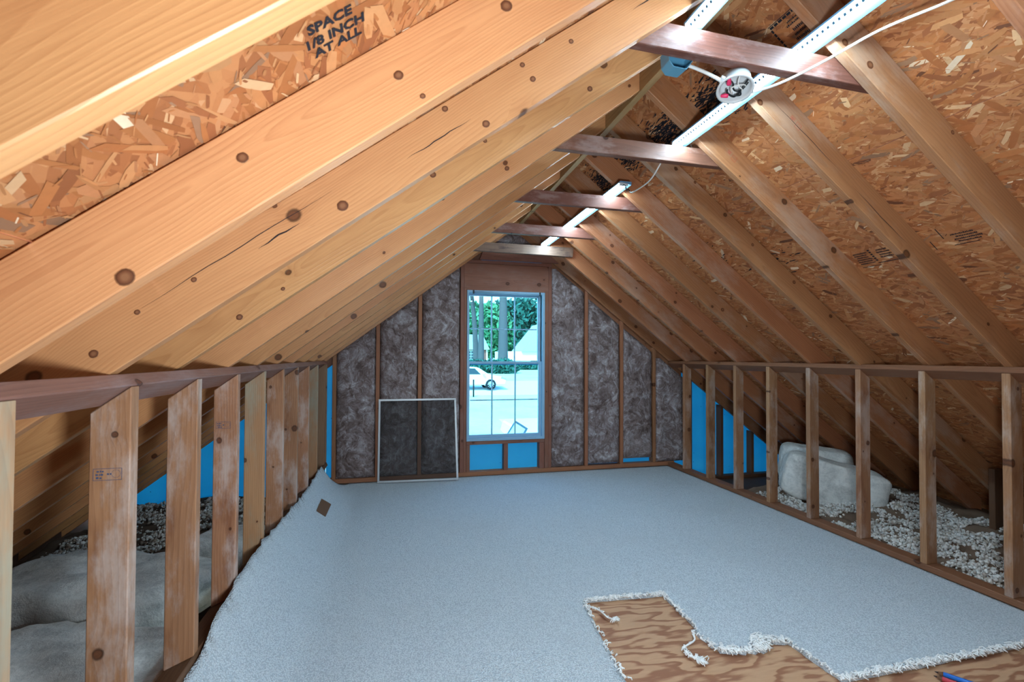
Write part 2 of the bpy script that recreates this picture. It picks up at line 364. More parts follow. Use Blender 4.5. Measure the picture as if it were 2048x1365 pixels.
# ================================================================== FLOOR
floor = empty('floor', kind='structure')
def sheet(x0, x1, y0, y1, parent=floor, mat='ply', z=-.012, t=.018):
    m = frame((1, 0, 0), (0, 1, 0), (0, 0, 1), (x0, y0, z-t))
    return prism('plywood_sheet', [(0, 0), (x1-x0, 0), (x1-x0, t), (0, t)], y1-y0, MAT[mat], parent, m, .0015)
for i, (a, b) in enumerate(((-.80, 1.716), (1.719, 3.20))):
    for (c0, c1) in ((-2.9, -.30), (-.297, 1.508), (1.511, 3.9), (3.903, 5.02)):
        sheet(a, b, c0, c1)
for a, b in ((-2.75, -.80), (3.20, 5.05)):        # rough deck of the eaves, below the loose insulation
    o = box('eave_deck', (a, -2.9, -.23), (b, 5.03, -.20), MAT['dark_wood'], floor, axis='y')
for a in (-2.75, 5.05): box('fascia_board', (a-.02, -2.95, -.40), (a+.02, 5.1, .20), MAT['dark_wood'], floor, axis='y')

# ================================================================== ROOF DECK (ceiling)
ceiling = empty('ceiling', kind='structure')
DL = Vector((COS, 0, SIN)); NL = Vector((SIN, 0, -COS))       # left slope: up-slope direction, inward normal
DR = Vector((COS, 0, -SIN)); NR = Vector((-SIN, 0, -COS))     # right slope: down-slope direction, inward normal
PAL = np.array([srgb(196, 134, 86), srgb(188, 120, 72), srgb(176, 108, 64), srgb(204, 146, 98), srgb(160, 98, 62), srgb(222, 178, 134), srgb(160, 120, 92), srgb(118, 74, 52), srgb(192, 132, 90), srgb(240, 214, 182)])
PW = np.array([.24, .24, .18, .12, .09, .035, .04, .015, .08, .012]); PW = PW/PW.sum()
def flakes(panel, L, Wd, dens, small):
    """loose-looking wood strands pressed into the face of one OSB panel; local plane z = 0, face towards -z... built facing +z"""
    n = int(L*Wd*dens); V = []; F = []; K = []
    for i in range(n):
        big = random.random() > small
        l = random.uniform(.05, .13) if big else random.uniform(.010, .04)
        wd = random.uniform(.010, .030) if big else random.uniform(.002, .007)
        cx, cy = random.uniform(.01, L-.01), random.uniform(.01, Wd-.01)
        a = random.gauss(1.5, .6); ca, sa = math.cos(a), math.sin(a)
        h = .0003 + .0016*random.random()*(1 if big else 1.35)
        col = PAL[rng.choice(len(PAL), p=PW)]*random.uniform(.82, 1.12)
        pts = [(-.5, -.5+random.uniform(0, .4)), (-.2, -.5+random.uniform(0, .12)), (.25, -.5+random.uniform(0, .12)), (.5, -.35+random.uniform(0, .3)), (.5+random.uniform(-.08, .05), .4), (.1, .5-random.uniform(0, .12)), (-.35, .5-random.uniform(0, .12))]
        b = len(V)
        for (p, q) in pts:
            X = cx + p*l*ca - q*wd*sa; Yy = cy + p*l*sa + q*wd*ca
            V.append((min(max(X, .002), L-.002), min(max(Yy, .002), Wd-.002), h)); K.append(col)
        F.append(tuple(range(b, b+len(pts))))
    me = np_mesh(V, F, np.array(K))
    return link('wood_strands', me, MAT['flake'], panel, world_of(panel), kind='stuff')
def osb(origin, d, n, L, y0, y1, dens, small=.7):
    """panel lying on the rafters: local X along slope, local Y along the ridge, local Z = inward normal"""
    d = Vector(d); n = Vector(n)
    Yd = n.cross(d)                       # right-handed
    o = Vector(origin)
    if Yd.y > 0: o = Vector((o.x, y0, o.z))
    else: o = Vector((o.x, y1, o.z))
    mw = frame(d, Yd, n, o)
    Wd = y1-y0
    bm = bmesh.new(); t = .0125
    vs = [bm.verts.new(p) for p in ((0, 0, 0), (L, 0, 0), (L, Wd, 0), (0, Wd, 0), (0, 0, -t), (L, 0, -t), (L, Wd, -t), (0, Wd, -t))]
    for f in ((0, 1, 2, 3), (7, 6, 5, 4), (0, 4, 5, 1), (1, 5, 6, 2), (2, 6, 7, 3), (3, 7, 4, 0)): bm.faces.new([vs[i] for i in f])
    p = link('osb_panel', bm_mesh(bm), MAT['osb'], ceiling, mw)
    if dens: flakes(p, L, Wd, dens, small)
    return p
ylist = ((-2.98, -.445), (-.442, 1.993), (1.996, 4.431), (4.434, 5.12))
def rows(top, d, slope_len):
    out = []; s = 0
    for L in slope_len: out.append((Vector(top) + Vector(d)*s, L)); s += L + .003
    return out
zt = zr(RX, OFF)
for (o, L), dn in zip(rows((RX, 0, zt), DR, (1.045, 1.22, 1.22, 1.32)), (1, 1, 1, .5)):
    for (a, b), dy in zip(ylist, (0, 2400, 2200, 1400)): osb(o, DR, NR, L, a, b, dy*dn)
ol = (RX-.002, 0, zl(RX-.002, OFF))
for i, (o, L) in enumerate(rows(ol, -DL, (1.045, 1.22, 1.22, 1.52))):
    for (a, b), dy in zip(ylist, (0, 2400, 500, 0)):
        osb(o, -DL, NL, L, a, b, dy if i < 2 else dy*.35)

# ================================================================== RIDGE, RAFTERS, COLLAR TIES
box('ridge_board', (RX-.019, -2.9, 2.632), (RX+.019, 5.1, 2.632+.184), MAT['ridge'], axis='y', label='long ridge board at the roof peak that all rafters meet', cat='ridge board')
FIT_L = {-2: (.7617, 1.7411), -1: (.7630, 1.7386), 0: (.7492, 1.7387), 1: (.7416, 1.7495)}
FIT_R = {0: (.7440, 3.5403), 1: (.7591, 3.5800), 2: (.7540, 3.5801), 3: (.7600, 3.5694)}
LAB_L = {-2: 'nearest left rafter, pale blurred beam crossing the top left corner',
 -1: 'wide golden left rafter with a large round knot, second from the camera', 0: 'third left rafter from the camera, with red grade stamps near its upper end',
 1: 'fourth left rafter from the camera, browner band above the third stud', 2: 'fifth left rafter from the camera, its end butting the ridge above the second tie',
 3: 'sixth left rafter from the camera, seen as a narrow golden band', 4: 'seventh left rafter from the camera, level with the third collar tie',
 5: 'eighth left rafter from the camera, between the third and fourth collar ties', 6: 'ninth left rafter from the camera, level with the fourth collar tie',
 7: 'tenth left rafter from the camera, thin brown band', 8: 'eleventh left rafter, last one before the insulated gable wall', 9: 'left rafter lying over the gable wall studs'}
LAB_R = {-1: 'nearest right rafter, brown beam cutting the top right corner',
 0: 'broad right rafter running under the white cable, second from the camera', 1: 'third right rafter from the camera, with a long crack and a red stamp',
 2: 'fourth right rafter from the camera, with a red stamp below the second collar tie', 3: 'fifth right rafter from the camera, smooth and reddish brown',
 4: 'sixth right rafter from the camera, level with the third collar tie', 5: 'seventh right rafter from the camera, with a dark oval knot low down',
 6: 'eighth right rafter from the camera, level with the fourth collar tie', 7: 'ninth right rafter from the camera, third from the gable wall',
 8: 'tenth right rafter, last one before the gable wall', 9: 'right rafter lying over the gable wall studs'}
RAFTER = {}
def rafter(side, k):
    y1 = Y0 + k*S; y0 = y1 - .038
    if k == 9: y0, y1 = D-.004, D+.034
    if side == 'L':
        m, a = FIT_L.get(k, (M, AL)); f = lambda x, o=0: a + m*x + o
        xt, xb = RX-.0195, -2.42
        poly = [(xb, f(xb)), (xt, f(xt)), (xt, f(xt, OFF-.003)), (xb, f(xb, OFF-.003))]
        return xz_board('rafter', poly, y0, y1, MAT['rafter_left'], along=(1, m), label=LAB_L[k], cat='rafter', group='left roof rafters')
    m, a = FIT_R.get(k, (M, AR)); f = lambda x, o=0: a - m*x + o
    xt, xb = RX+.0195, 4.86
    poly = [(xt, f(xt)), (xb, f(xb)), (xb, f(xb, OFF-.003)), (xt, f(xt, OFF-.003))]
    return xz_board('rafter', poly, y0, y1, MAT['rafter_right'], along=(1, -m), label=LAB_R[k], cat='rafter', group='right roof rafters')
for k in range(-2, 10):
    RAFTER['L', k] = rafter('L', k)
    if k > -2: RAFTER['R', k] = rafter('R', k)
TIE_LAB = {0: 'nearest dark reddish collar tie, carrying the open junction box', 2: 'second dark collar tie from the camera, stained with white flecks',
           4: 'third collar tie from the camera, plain dark reddish board', 6: 'fourth collar tie from the camera, thin dark board'}
zb, ztp = 2.310, 2.398
for k, lab in TIE_LAB.items():
    y = Y0 + k*S + .001
    dz = .006 if k == 0 else 0
    xz_board('collar_tie', [(.575, zb), (1.85, zb-dz*3), (1.75, ztp-dz*3), (.685, ztp)], y, y+.038, MAT['tie'], label=lab, cat='collar tie', group='collar ties under the ridge')
yk = Y0 + 8*S
xz_board('collar_tie', [(.60, 2.316), (1.752, 2.306), (1.756, 2.402), (.705, 2.405)], yk-.077, yk-.039, MAT['tie_far'], label='last collar tie with a square cut right end and purple stains, above the window', cat='collar tie', group='collar ties under the ridge')

# ================================================================== KNEE WALLS
wl = empty('wall_left', (-.70, 2.5, 0), kind='structure')
def stud_l(k, mat, y=None):
    y = Y0 + k*S + .001 if y is None else y
    xa, xb = -.747, -.658
    zt_ = lambda x: 1.1925 + M*(x+.658); zb_ = lambda x: .262 + .42*(x+.658)
    return xz_board('stud', [(xa, zb_(xa)), (xa, zt_(xa)), (xb, zt_(xb)), (xb, zb_(xb))][::1], y, y+.038, MAT[mat], wl, along=(0, 1))
sm = {-1: 'stud_green', 0: 'stud', 1: 'stud', 2: 'stud', 3: 'stud_green', 4: 'stud', 5: 'stud', 6: 'stud', 7: 'stud_green', 8: 'stud_grey'}
STUD_L = {k: stud_l(k, m) for k, m in sm.items()}
stud_l(9, 'stud_grey', 4.745)
# tilted 2x4 plate nailed under the rafters
c0 = Vector((-.681, 0, 1.2248))
poly = [Vector((c0.x, 0, c0.z)), c0 - DL*.089, c0 - DL*.089 + NL*.038, c0 + NL*.038]
def y_board(name, poly, y0, y1, mat, parent, bevel=.003):
    o = poly[0]; e = (poly[1]-poly[0]).normalized()
    n_ = Vector((-e.z, 0, e.x))
    pts = [((p-o).dot(e), (p-o).dot(n_)) for p in poly]
    # local X = +Y (grain), local Y/Z span the section
    bm = bmesh.new()
    A = [bm.verts.new((0, a, b)) for a, b in pts]; B = [bm.verts.new((y1-y0, a, b)) for a, b in pts]
    fs = [bm.faces.new(A), bm.faces.new(B[::-1])] + [bm.faces.new((A[i], B[i], B[(i+1) % len(pts)], A[(i+1) % len(pts)])) for i in range(len(pts))]
    bmesh.ops.recalc_face_normals(bm, faces=fs)
    bmesh.ops.bevel(bm, geom=bm.edges[:], offset=bevel, segments=1, affect='EDGES')
    X = Vector((0, 1, 0)); Yv = e; Zv = n_
    if X.cross(Yv).dot(Zv) < 0:   # mirror section to keep a right-handed frame
        for v in bm.verts: v.co.z = -v.co.z
        Zv = -Zv; bmesh.ops.reverse_faces(bm, faces=bm.faces[:])
    return link(name, bm_mesh(bm), mat, parent, frame(X, Yv, Zv, (o.x, y0, o.z)))
y_board('top_plate', poly, -.6, 4.79, MAT['plate'], wl)
b0 = Vector((-.660, 0, .2605)); be = Vector((-1, 0, -.42)).normalized(); bn = Vector((.387, 0, -.922))
y_board('bottom_plate', [b0, b0 + be*.10, b0 + be*.10 + bn*.038, b0 + bn*.038], .6, 4.79, MAT['dark_wood'], wl)
box('blocking_board', (-.735, .6, -.012), (-.697, 4.79, .195), MAT['dark_wood'], wl, axis='y')

wr = empty('wall_right', (3.12, 2.5, 0), kind='structure')
def stud_r(k):
    y1 = Y0 + k*S; y0 = y1-.038
    xa, xb = 3.079, 3.163
    zt_ = lambda x: 1.196 - M*(x-3.079)
    return xz_board('stud', [(xa, .038), (xa, zt_(xa)), (xb, zt_(xb)), (xb, .038)], y0, y1, MAT['stud_right'], wr, along=(0, 1))
STUD_R = {k: stud_r(k) for k in range(-1, 10)}
c1 = Vector((3.094, 0, 1.2308))
y_board('top_plate', [c1, c1 + DR*.089, c1 + DR*.089 + NR*.038, c1 + NR*.038], -.6, 4.93, MAT['plate_right'], wr)
y_board('bottom_plate', [Vector((3.078, 0, 0)), Vector((3.167, 0, 0)), Vector((3.167, 0, .038)), Vector((3.078, 0, .038))], -.6, 4.93, MAT['plate_right'], wr)
box('eave_block', (4.17, 2.472, -.2), (4.26, 2.51, .475), MAT['dark_wood'], wr, axis='z')

# ================================================================== GABLE WALL
wf = empty('wall_far', (1.2, D, 0), kind='structure')
WX0, WX1, WZ0, WZ1 = .705, 1.567, .372, 1.976
ys = D+.0895
def foam_panel(poly):
    return xz_board('foam_panel', poly, ys, ys+.014, MAT['foam'], wf, bevel=0)
def rz(x): return zroof(x, OFF-.005)
foam_panel([(-2.6, -.25), (-.7, -.25), (-.7, rz(-.7)), (-2.4, rz(-2.4)), (-2.6, -.2)])
foam_panel([(-.697, -.25), (WX0, -.25), (WX0, rz(WX0)), (-.697, rz(-.697))])
foam_panel([(WX0, -.25), (WX1, -.25), (WX1, WZ0), (WX0, WZ0)])
foam_panel([(WX0, WZ1), (WX1, WZ1), (WX1, rz(WX1)), (RX, rz(RX)), (WX0, rz(WX0))])
foam_panel([(WX1, -.25), (3.1, -.25), (3.1, rz(3.1)), (WX1, rz(WX1))])
foam_panel([(3.103, -.25), (5.0, -.25), (4.95, rz(4.95)), (3.103, rz(3.103))])
def gstud(x0, x1, z0, z1=None, mat='gable_stud', y0=D, y1=None, name='stud'):
    y1 = y1 or D+.0885
    zf = (lambda x: z1) if z1 is not None else (lambda x: zroof(x, -.003))
    return xz_board(name, [(x0, z0), (x0, zf(x0)), (x1, zf(x1)), (x1, z0)], y0, y1, MAT[mat], wf, along=(0, 1))
for a in (-.633, -.219, .199): gstud(a, a+.038, .048)
gstud(.636, .674, .048, 2.297, 'header'); gstud(.6745, .7045, .048, 1.996, 'header')
gstud(1.611, 1.649, .048, 2.297, 'header'); gstud(1.570, 1.6105, .048, 1.996, 'header')
for a in (2.043, 2.476, 2.890): gstud(a, a+.038, .048)
for a in (-2.02, -1.62, -1.06, 3.37, 3.80, 4.235): gstud(a, a+.038, -.16, None, 'dark_wood')
gstud(-.80, -.762, -.16, None, 'dark_wood')
gstud(.99, 1.028, 2.41, None, 'gable_stud', D+.03)
box('header_board', (.6745, D+.004, 1.978), (1.6105, D+.042, 2.266), MAT['header'], wf, axis='x')
box('head_plate', (.640, D-.002, 2.268), (1.645, D+.086, 2.302), MAT['header'], wf, axis='x')
xz_board('cross_beam', [(.83, 2.3025), (1.715, 2.3025), (1.60, 2.398), (.87, 2.402)], D-.045, D-.004, MAT['header'], wf)
box('window_sill_board', (.7055, D-.004, .334), (1.566, D+.086, .3705), MAT['header'], wf, axis='x')
gstud(.7055, .744, .048, .333, 'header'); gstud(1.112, 1.158, .048, .333, 'header'); gstud(1.510, 1.566, .048, .333, 'header')
box('bottom_plate', (-.74, D, .004), (3.17, D+.0885, .0475), MAT['gable_stud'], wf, axis='x')
box('bottom_plate', (-2.6, D, -.20), (-.745, D+.0885, -.162), MAT['dark_wood'], wf, axis='x')
box('bottom_plate', (3.175, D, -.20), (5.0, D+.0885, -.162), MAT['dark_wood'], wf, axis='x')
xz_board('rake_plate', [(-.9, zl(-.9)-.075), (RX, zl(RX)-.075), (RX, zl(RX)+.03), (-.9, zl(-.9)+.03)], D+.058, D+.088, MAT['header'], wf, along=(1, M))
xz_board('rake_plate', [(RX, zr(RX)-.075), (3.3, zr(3.3)-.075), (3.3, zr(3.3)+.03), (RX, zr(RX)+.03)], D+.058, D+.088, MAT['gable_stud'], wf, along=(1, -M))
# fibre batts between the studs
def batt(x0, x1, ztop, z0=.05, seed=0, bulge=.03, mat='batt', y=D+.03, depth=.05):
    st = .0135; nx = max(8, int((x1-x0)/st)); zmax = max(ztop(x0), ztop(x1), ztop((x0+x1)/2)); nz = int((zmax-z0)/st)
    V = []; F = []
    for j in range(nz+1):
        for i in range(nx+1):
            s = i/nx; x = x0 + (x1-x0)*s; t = j/nz; zt_ = ztop(x); z = z0 + (zt_-z0)*t
            edge = max(0, min(s, 1-s)*(x1-x0)); et = max(0, min(t*(zt_-z0), (1-t)*(zt_-z0)))
            pl = min(1, edge/.05)**.5*min(1, (et+.004)/.05)**.5
            p = Vector((x*4, seed*3.1, z*4))
            nn = noise.fractal(p, 1.0, 2.0, 3)*.022 + noise.noise(Vector((x*22, seed, z*22)))*.006
            V.append((x, y - depth*pl*.35 - (bulge+nn)*pl, z + .006*noise.noise(Vector((x*30, z*9, seed)))*(1 if 0 < t < 1 else 0)))
    for j in range(nz):
        for i in range(nx):
            a = j*(nx+1)+i; F.append((a, a+1, a+nx+2, a+nx+1))
    # back skin so the batt has thickness
    b = len(V); V += [(x0, ys-.002, z0), (x1, ys-.002, z0), (x1, ys-.002, ztop(x1)), (x0, ys-.002, ztop(x0))]
    F += [(b+3, b+2, b+1, b)]
    bot = [i for i in range(nx+1)]; top = [nz*(nx+1)+i for i in range(nx+1)]
    F += [tuple(bot[::-1]+[b, b+1])[:] if False else (b, b+1, bot[-1], bot[0]), (top[0], top[-1], b+2, b+3)]
    lft = [j*(nx+1) for j in range(nz+1)]; rgt = [j*(nx+1)+nx for j in range(nz+1)]
    F += [(b+3, b, *lft), (b+1, b+2, *rgt[::-1])]
    me = np_mesh(V, F); me.polygons.foreach_set('use_smooth', [True]*len(me.polygons))
    return link('insulation_batt', me, MAT[mat], wf, world_of(wf) @ Matrix.Translation(-Vector(wf.location)))
tl = lambda x: zroof(x, .01)
batt(-.597, -.222, tl, seed=1); batt(-.179, .197, tl, seed=2); batt(.240, .634, tl, seed=3)
batt(1.652, 2.041, lambda x: min(zr(x, -.035), 2.255-.06*abs(x-1.75)), z0=.052, seed=4)
batt(2.084, 2.474, lambda x: min(zr(x, -.06), 1.985-.5*(x-2.24)**2*3), z0=.066, seed=5)
batt(2.517, 2.888, lambda x: min(zr(x, -.06), 1.66-.4*max(0, x-2.55)), z0=.105, seed=6)
batt(2.931, 3.34, lambda x: min(zr(x, -.05), 1.26), z0=.05, seed=7)
batt(.70, .985, lambda x: min(2.60, zl(x, .02)), z0=2.41, seed=8, bulge=.0)
batt(1.032, 1.70, lambda x: 2.60, z0=2.41, seed=9, bulge=.0)
box('wall_back', (-2.7, -3.0, -.23), (5.0, -2.95, 3.2), MAT['header'], None, axis='x', kind='structure')

# ------------------------------------------------------------------ window_1
win = empty('window_1', ((WX0+WX1)/2, D, WZ0), kind='structure')
fy0, fy1 = D-.008, D+.10
def wbox(name, lo, hi, mat='vinyl', parent=win, bevel=.002): return box(name, lo, hi, MAT[mat], parent, bevel, 'x')
def ring(name, x0, x1, z0, z1, ww, y0, y1, parent, mat='vinyl'):
    """a rectangular frame of four bars joined as one part; ww = (left, right, bottom, top) widths"""
    bm = bmesh.new()
    for lo, hi in (((x0, z0), (x0+ww[0], z1)), ((x1-ww[1], z0), (x1, z1)), ((x0+ww[0], z0), (x1-ww[1], z0+ww[2])), ((x0+ww[0], z1-ww[3]), (x1-ww[1], z1))):
        b2 = prism_bm([(lo[0], lo[1]), (hi[0], lo[1]), (hi[0], hi[1]), (lo[0], hi[1])], y1-y0, .0015)
        me = bpy.data.meshes.new('t'); b2.to_mesh(me); b2.free(); bm.from_mesh(me); bpy.data.meshes.remove(me)
    pm = world_of(parent)
    bm.transform(pm.inverted() @ Matrix.Translation((0, y0, 0)))
    return link(name, bm_mesh(bm), MAT[mat], parent, pm)
ring('window_frame', WX0, WX1, WZ0, WZ1, (.022, .030, .030, .026), fy0, fy1, win)
wbox('stop_strip', (WX1-.030, D+.02, WZ0+.03), (WX1-.022, D+.06, WZ1-.026))
def sash(x0, x1, z0, z1, y, hz):
    s = empty('sash', (x0, y, z0)); s.parent = win; s.matrix_basis = Matrix.Translation(Vector((x0, y, z0))-win.location)
    ring('sash_frame', x0, x1, z0, z1, (.012, .034, .032, .026), y-.014, y+.014, s)
    gx0, gx1, gz0, gz1 = x0+.012, x1-.034, z0+.032, z1-.026
    xs = [gx0, .984, 1.242, gx1]; zs = [gz0, hz, gz1]
    for i in range(3):
        for j in range(2):
            box('pane', (xs[i]+.001, y-.002, zs[j]+.001), (xs[i+1]-.001, y+.002, zs[j+1]-.001), MAT['glass'], s, 0, 'x')
    for xx in xs[1:3]: box('muntin', (xx-.007, y-.008, gz0), (xx+.007, y+.008, gz1), MAT['vinyl'], s, .001, 'z')
    for i in range(3): box('muntin', (xs[i]+.007, y-.0075, hz-.006), (xs[i+1]-.007, y+.0075, hz+.006), MAT['vinyl'], s, .001, 'x')
sash(WX0+.022, WX1-.030, 1.180, WZ1-.026, D+.070, 1.570)
sash(WX0+.022, WX1-.030, WZ0+.030, 1.218, D+.034, .802)
for a in (.80, 1.42): wbox('sash_lock', (a, D+.022, 1.219), (a+.07, D+.034, 1.226), 'dark_metal')
tube('shade_rail', [(.775, D-.004, 1.957), (1.50, D-.004, 1.951)], .012, MAT['vinyl'], win)
for a in (.765, 1.50): wbox('shade_bracket', (a, D-.018, 1.938), (a+.016, D+.012, 1.975), 'dark_metal')
# ------------------------------------------------------------------ spare insect screen leaning on the gable wall
sp = [Vector((-.192, 4.845, .012)), Vector((.606, 4.80, .012)), Vector((.590, 4.905, .836)), Vector((-.188, 4.905, .836))]
ws = empty('window_screen', sp[0], label='grey framed insect screen leaning against the insulation left of the window', cat='window screen')
def bar_quad(name, a, b, wv, wdt, t, mat, parent):
    a, b = Vector(a), Vector(b); L = (b-a).length; X = (b-a).normalized(); Z = Vector(wv).normalized(); Yv = Z.cross(X).normalized(); Z = X.cross(Yv)
    return prism(name, [(0, 0), (L, 0), (L, wdt), (0, wdt)], t, MAT[mat], parent, frame(X, Yv, Z, a), .0015)
upv = (sp[3]-sp[0]).normalized(); rv = (sp[1]-sp[0]).normalized()
bar_quad('screen_frame', sp[0], sp[1], upv, .020, .009, 'alu', ws); bar_quad('screen_frame', sp[3]-upv*.02, sp[2]-upv*.02, upv, .020, .009, 'alu', ws)
bar_quad('screen_frame', sp[0]+upv*.02, sp[3]-upv*.02, -rv, -.020, .009, 'alu', ws); bar_quad('screen_frame', sp[1]+upv*.02-rv*.02, sp[2]-upv*.02-rv*.02, rv, .020, .009, 'alu', ws)
q = [sp[0]+upv*.015+rv*.015, sp[1]+upv*.015-rv*.015, sp[2]-upv*.015-rv*.015, sp[3]-upv*.015+rv*.015]
nrm = rv.cross(upv).normalized()
me = np_mesh([tuple(p-nrm*.004-sp[0]) for p in q], [(0, 1, 2, 3)])
link('screen_mesh', me, MAT['screen'], ws, world_of(ws))

# ================================================================== CARPET
def edge_z(y):
    return float(np.interp(y, [.4, 1.4, 1.77, 1.96, 2.3, 2.54, 2.94, 3.34, 3.68, 4.1, 4.35, 4.6, 4.93], [.18, .215, .25, .32, .35, .352, .335, .31, .295, .31, .325, .20, .05]))
def carpet_z(x, y):
    xf = -.36; t = max(0, min(1.15, (xf-x)/(xf+.645)))
    z = edge_z(y)*t**1.7 if t > 0 else 0
    z += .0035*noise.noise(Vector((x*2.2, y*2.2, 3))) + .014*math.exp(-((y-1.9-.25*math.sin(x*2))/.5)**2)*0
    z += .009*t*noise.noise(Vector((x*4, y*2.6, 8)))
    # a loose ripple where the carpet lifts off the floor
    z += .010*math.exp(-((x+.20+.05*math.sin(y*2.1))/.09)**2)*(.5+.5*noise.noise(Vector((0, y*1.3, 1))))
    return z
def jag(a, b, n, amp):
    out = []
    for i in range(n):
        t = i/n; out.append((a[0]+(b[0]-a[0])*t + (random.uniform(-amp, amp) if i else 0), a[1]+(b[1]-a[1])*t + (random.uniform(-amp, amp) if i else 0)))
    return out
corners = [((3.077, 4.935), 1, 0), ((-.46, 4.925), 8, .004), ((-.55, 4.62), 6, .006), ((-.642, 4.37), 90, .004), ((-.648, .75), 2, 0), ((.66, .75), 20, .004), ((.878, 1.699), 8, .004), ((.908, 2.013), 8, .005), ((.950, 2.306), 14, .003), ((1.388, 2.272), 8, .005),
           ((1.372, 1.99), 4, .008), ((1.343, 1.892), 5, .01), ((1.364, 1.783), 6, .01), ((1.45, 1.752), 6, .012), ((1.573, 1.744), 4, .012), ((1.60, 1.80), 4, .012), ((1.702, 1.769), 8, .004), ((1.712, 1.512), 24, .004), ((3.077, 1.506), 2, 0)]
bound = []
for i, (c, n_, a) in enumerate(corners): bound += jag(c, corners[(i+1) % len(corners)][0], n_, a)
pts = [Vector(p) for p in bound]; nb = len(pts); edges = [(i, (i+1) % nb) for i in range(nb)]
def inside(x, y):
    c = False; j = nb-1
    for i in range(nb):
        xi, yi = bound[i]; xj, yj = bound[j]
        if (yi > y) != (yj > y) and x < (xj-xi)*(y-yi)/(yj-yi)+xi: c = not c
        j = i
    return c
y = .8
while y < 4.92:
    x = -.63
    while x < 3.06:
        st = .028 if x < -.1 else .07
        if inside(x, y):
            pts.append(Vector((x+random.uniform(-.004, .004), y+random.uniform(-.004, .004))))
        x += st
    y += .05
res = geometry.delaunay_2d_cdt(pts, edges, [list(range(nb))], 2, 1e-5)
cv = [(p.x, p.y, carpet_z(p.x, p.y)) for p in res[0]]; cf = [f for f in res[2]]
th = .011; nv = len(cv)
ec = {}
for f in cf:
    for a, b in zip(f, f[1:]+f[:1]): ec[(a, b)] = 1
side = [(a, b) for (a, b) in ec if (b, a) not in ec]
V = cv + [(x_, y_, z_-th) for x_, y_, z_ in cv]
F = [tuple(f) for f in cf] + [tuple(i+nv for i in f[::-1]) for f in cf] + [(b, a, a+nv, b+nv) for a, b in side]
me = np_mesh(V, F); me.polygons.foreach_set('use_smooth', [True]*len(cf)*1 + [False]*(len(F)-len(cf)))
carpet_o = empty('carpet', (1.2, 3, 0), label='white looped carpet covering the attic floor, torn open near the camera', cat='carpet')
link('carpet_sheet', me, MAT['carpet'], carpet_o, Matrix.Identity(4))
# frayed yarn along the torn edges
def fray(path, n, size, name='frayed_yarn'):
    bm = bmesh.new(); P = [Vector((*p, 0)) for p in path]
    seg = [(a, b, (b-a).length) for a, b in zip(P, P[1:])]; tot = sum(s[2] for s in seg)
    for i in range(n):
        d = random.random()*tot
        for a, b, l in seg:
            if d <= l: break
            d -= l
        c = a.lerp(b, d/l if l else 0) + Vector((random.gauss(0, .006), random.gauss(0, .006), random.uniform(0, .010)))
        ang = random.uniform(0, 6.28); s = random.uniform(.5, 1.3)*size; pp = []
        for q_ in range(5):
            t = q_/4; aa = ang + t*random.uniform(2, 5)
            pp.append(c + Vector((math.cos(aa)*s*t, math.sin(aa)*s*t, abs(math.sin(t*3.1))*s*.6)))
        tube_bm(pp, .0026, 5, bm)
    bmesh.ops.recalc_face_normals(bm, faces=bm.faces[:])
    pm = world_of(carpet_o); bm.transform(pm.inverted())
    return link(name, bm_mesh(bm, True), MAT['yarn'], carpet_o, pm, kind='stuff')
fray([(.878, 1.70), (.908, 2.013), (.95, 2.306)], 45, .016)
fray([(.95, 2.306), (1.388, 2.272)], 150, .015)
fray([(1.388, 2.272), (1.37, 1.99), (1.343, 1.892), (1.364, 1.783)], 60, .014)
fray([(1.36, 1.79), (1.45, 1.752), (1.573, 1.744), (1.61, 1.80), (1.70, 1.769)], 170, .02)
fray([(1.54, 1.75), (1.57, 1.80), (1.61, 1.80)], 90, .028)
fray([(1.702, 1.769), (1.712, 1.512)], 40, .012)
fray([(1.712, 1.512), (3.07, 1.506)], 520, .017)
fray([(-.648, y_) for y_ in (1.4, 1.8)], 1, .01)
def clump(name, path, n, size, label):
    bm = bmesh.new(); P = spline([Vector((*p, .001)) for p in path], 5)
    tube_bm([p + Vector((0, 0, .006)) for p in P], .004, 6, bm)
    for i in range(n):
        c = random.choice(P) if random.random() < .45 else P[-1] + Vector((random.gauss(0, .010), random.gauss(0, .010), 0))
        ang = random.uniform(0, 6.28); s = random.uniform(.5, 1.2)*size
        pp = [c + Vector((math.cos(ang+t*4)*s*t, math.sin(ang+t*4)*s*t, .004+abs(math.sin(t*3))*s*.7)) for t in (0, .3, .6, 1)]
        tube_bm(pp, .002, 5, bm)
    bmesh.ops.recalc_face_normals(bm, faces=bm.faces[:]); bm.transform(Matrix.Translation((-path[0][0], -path[0][1], .010)))
    return link(name, bm_mesh(bm, True), MAT['yarn'], None, Matrix.Translation((path[0][0], path[0][1], -.012)), label=label, cat='yarn')
clump('loose_yarn', [(1.33, 1.93), (1.30, 1.87), (1.22, 1.83), (1.215, 1.775), (1.238, 1.735)], 70, .016, 'tangled strand of white carpet yarn trailing across the bare plywood')
clump('loose_yarn', [(.945, 2.25), (.985, 2.20), (1.0, 2.13), (1.03, 2.10)], 40, .014, 'short tuft of white yarn lying in the upper left corner of the torn patch')
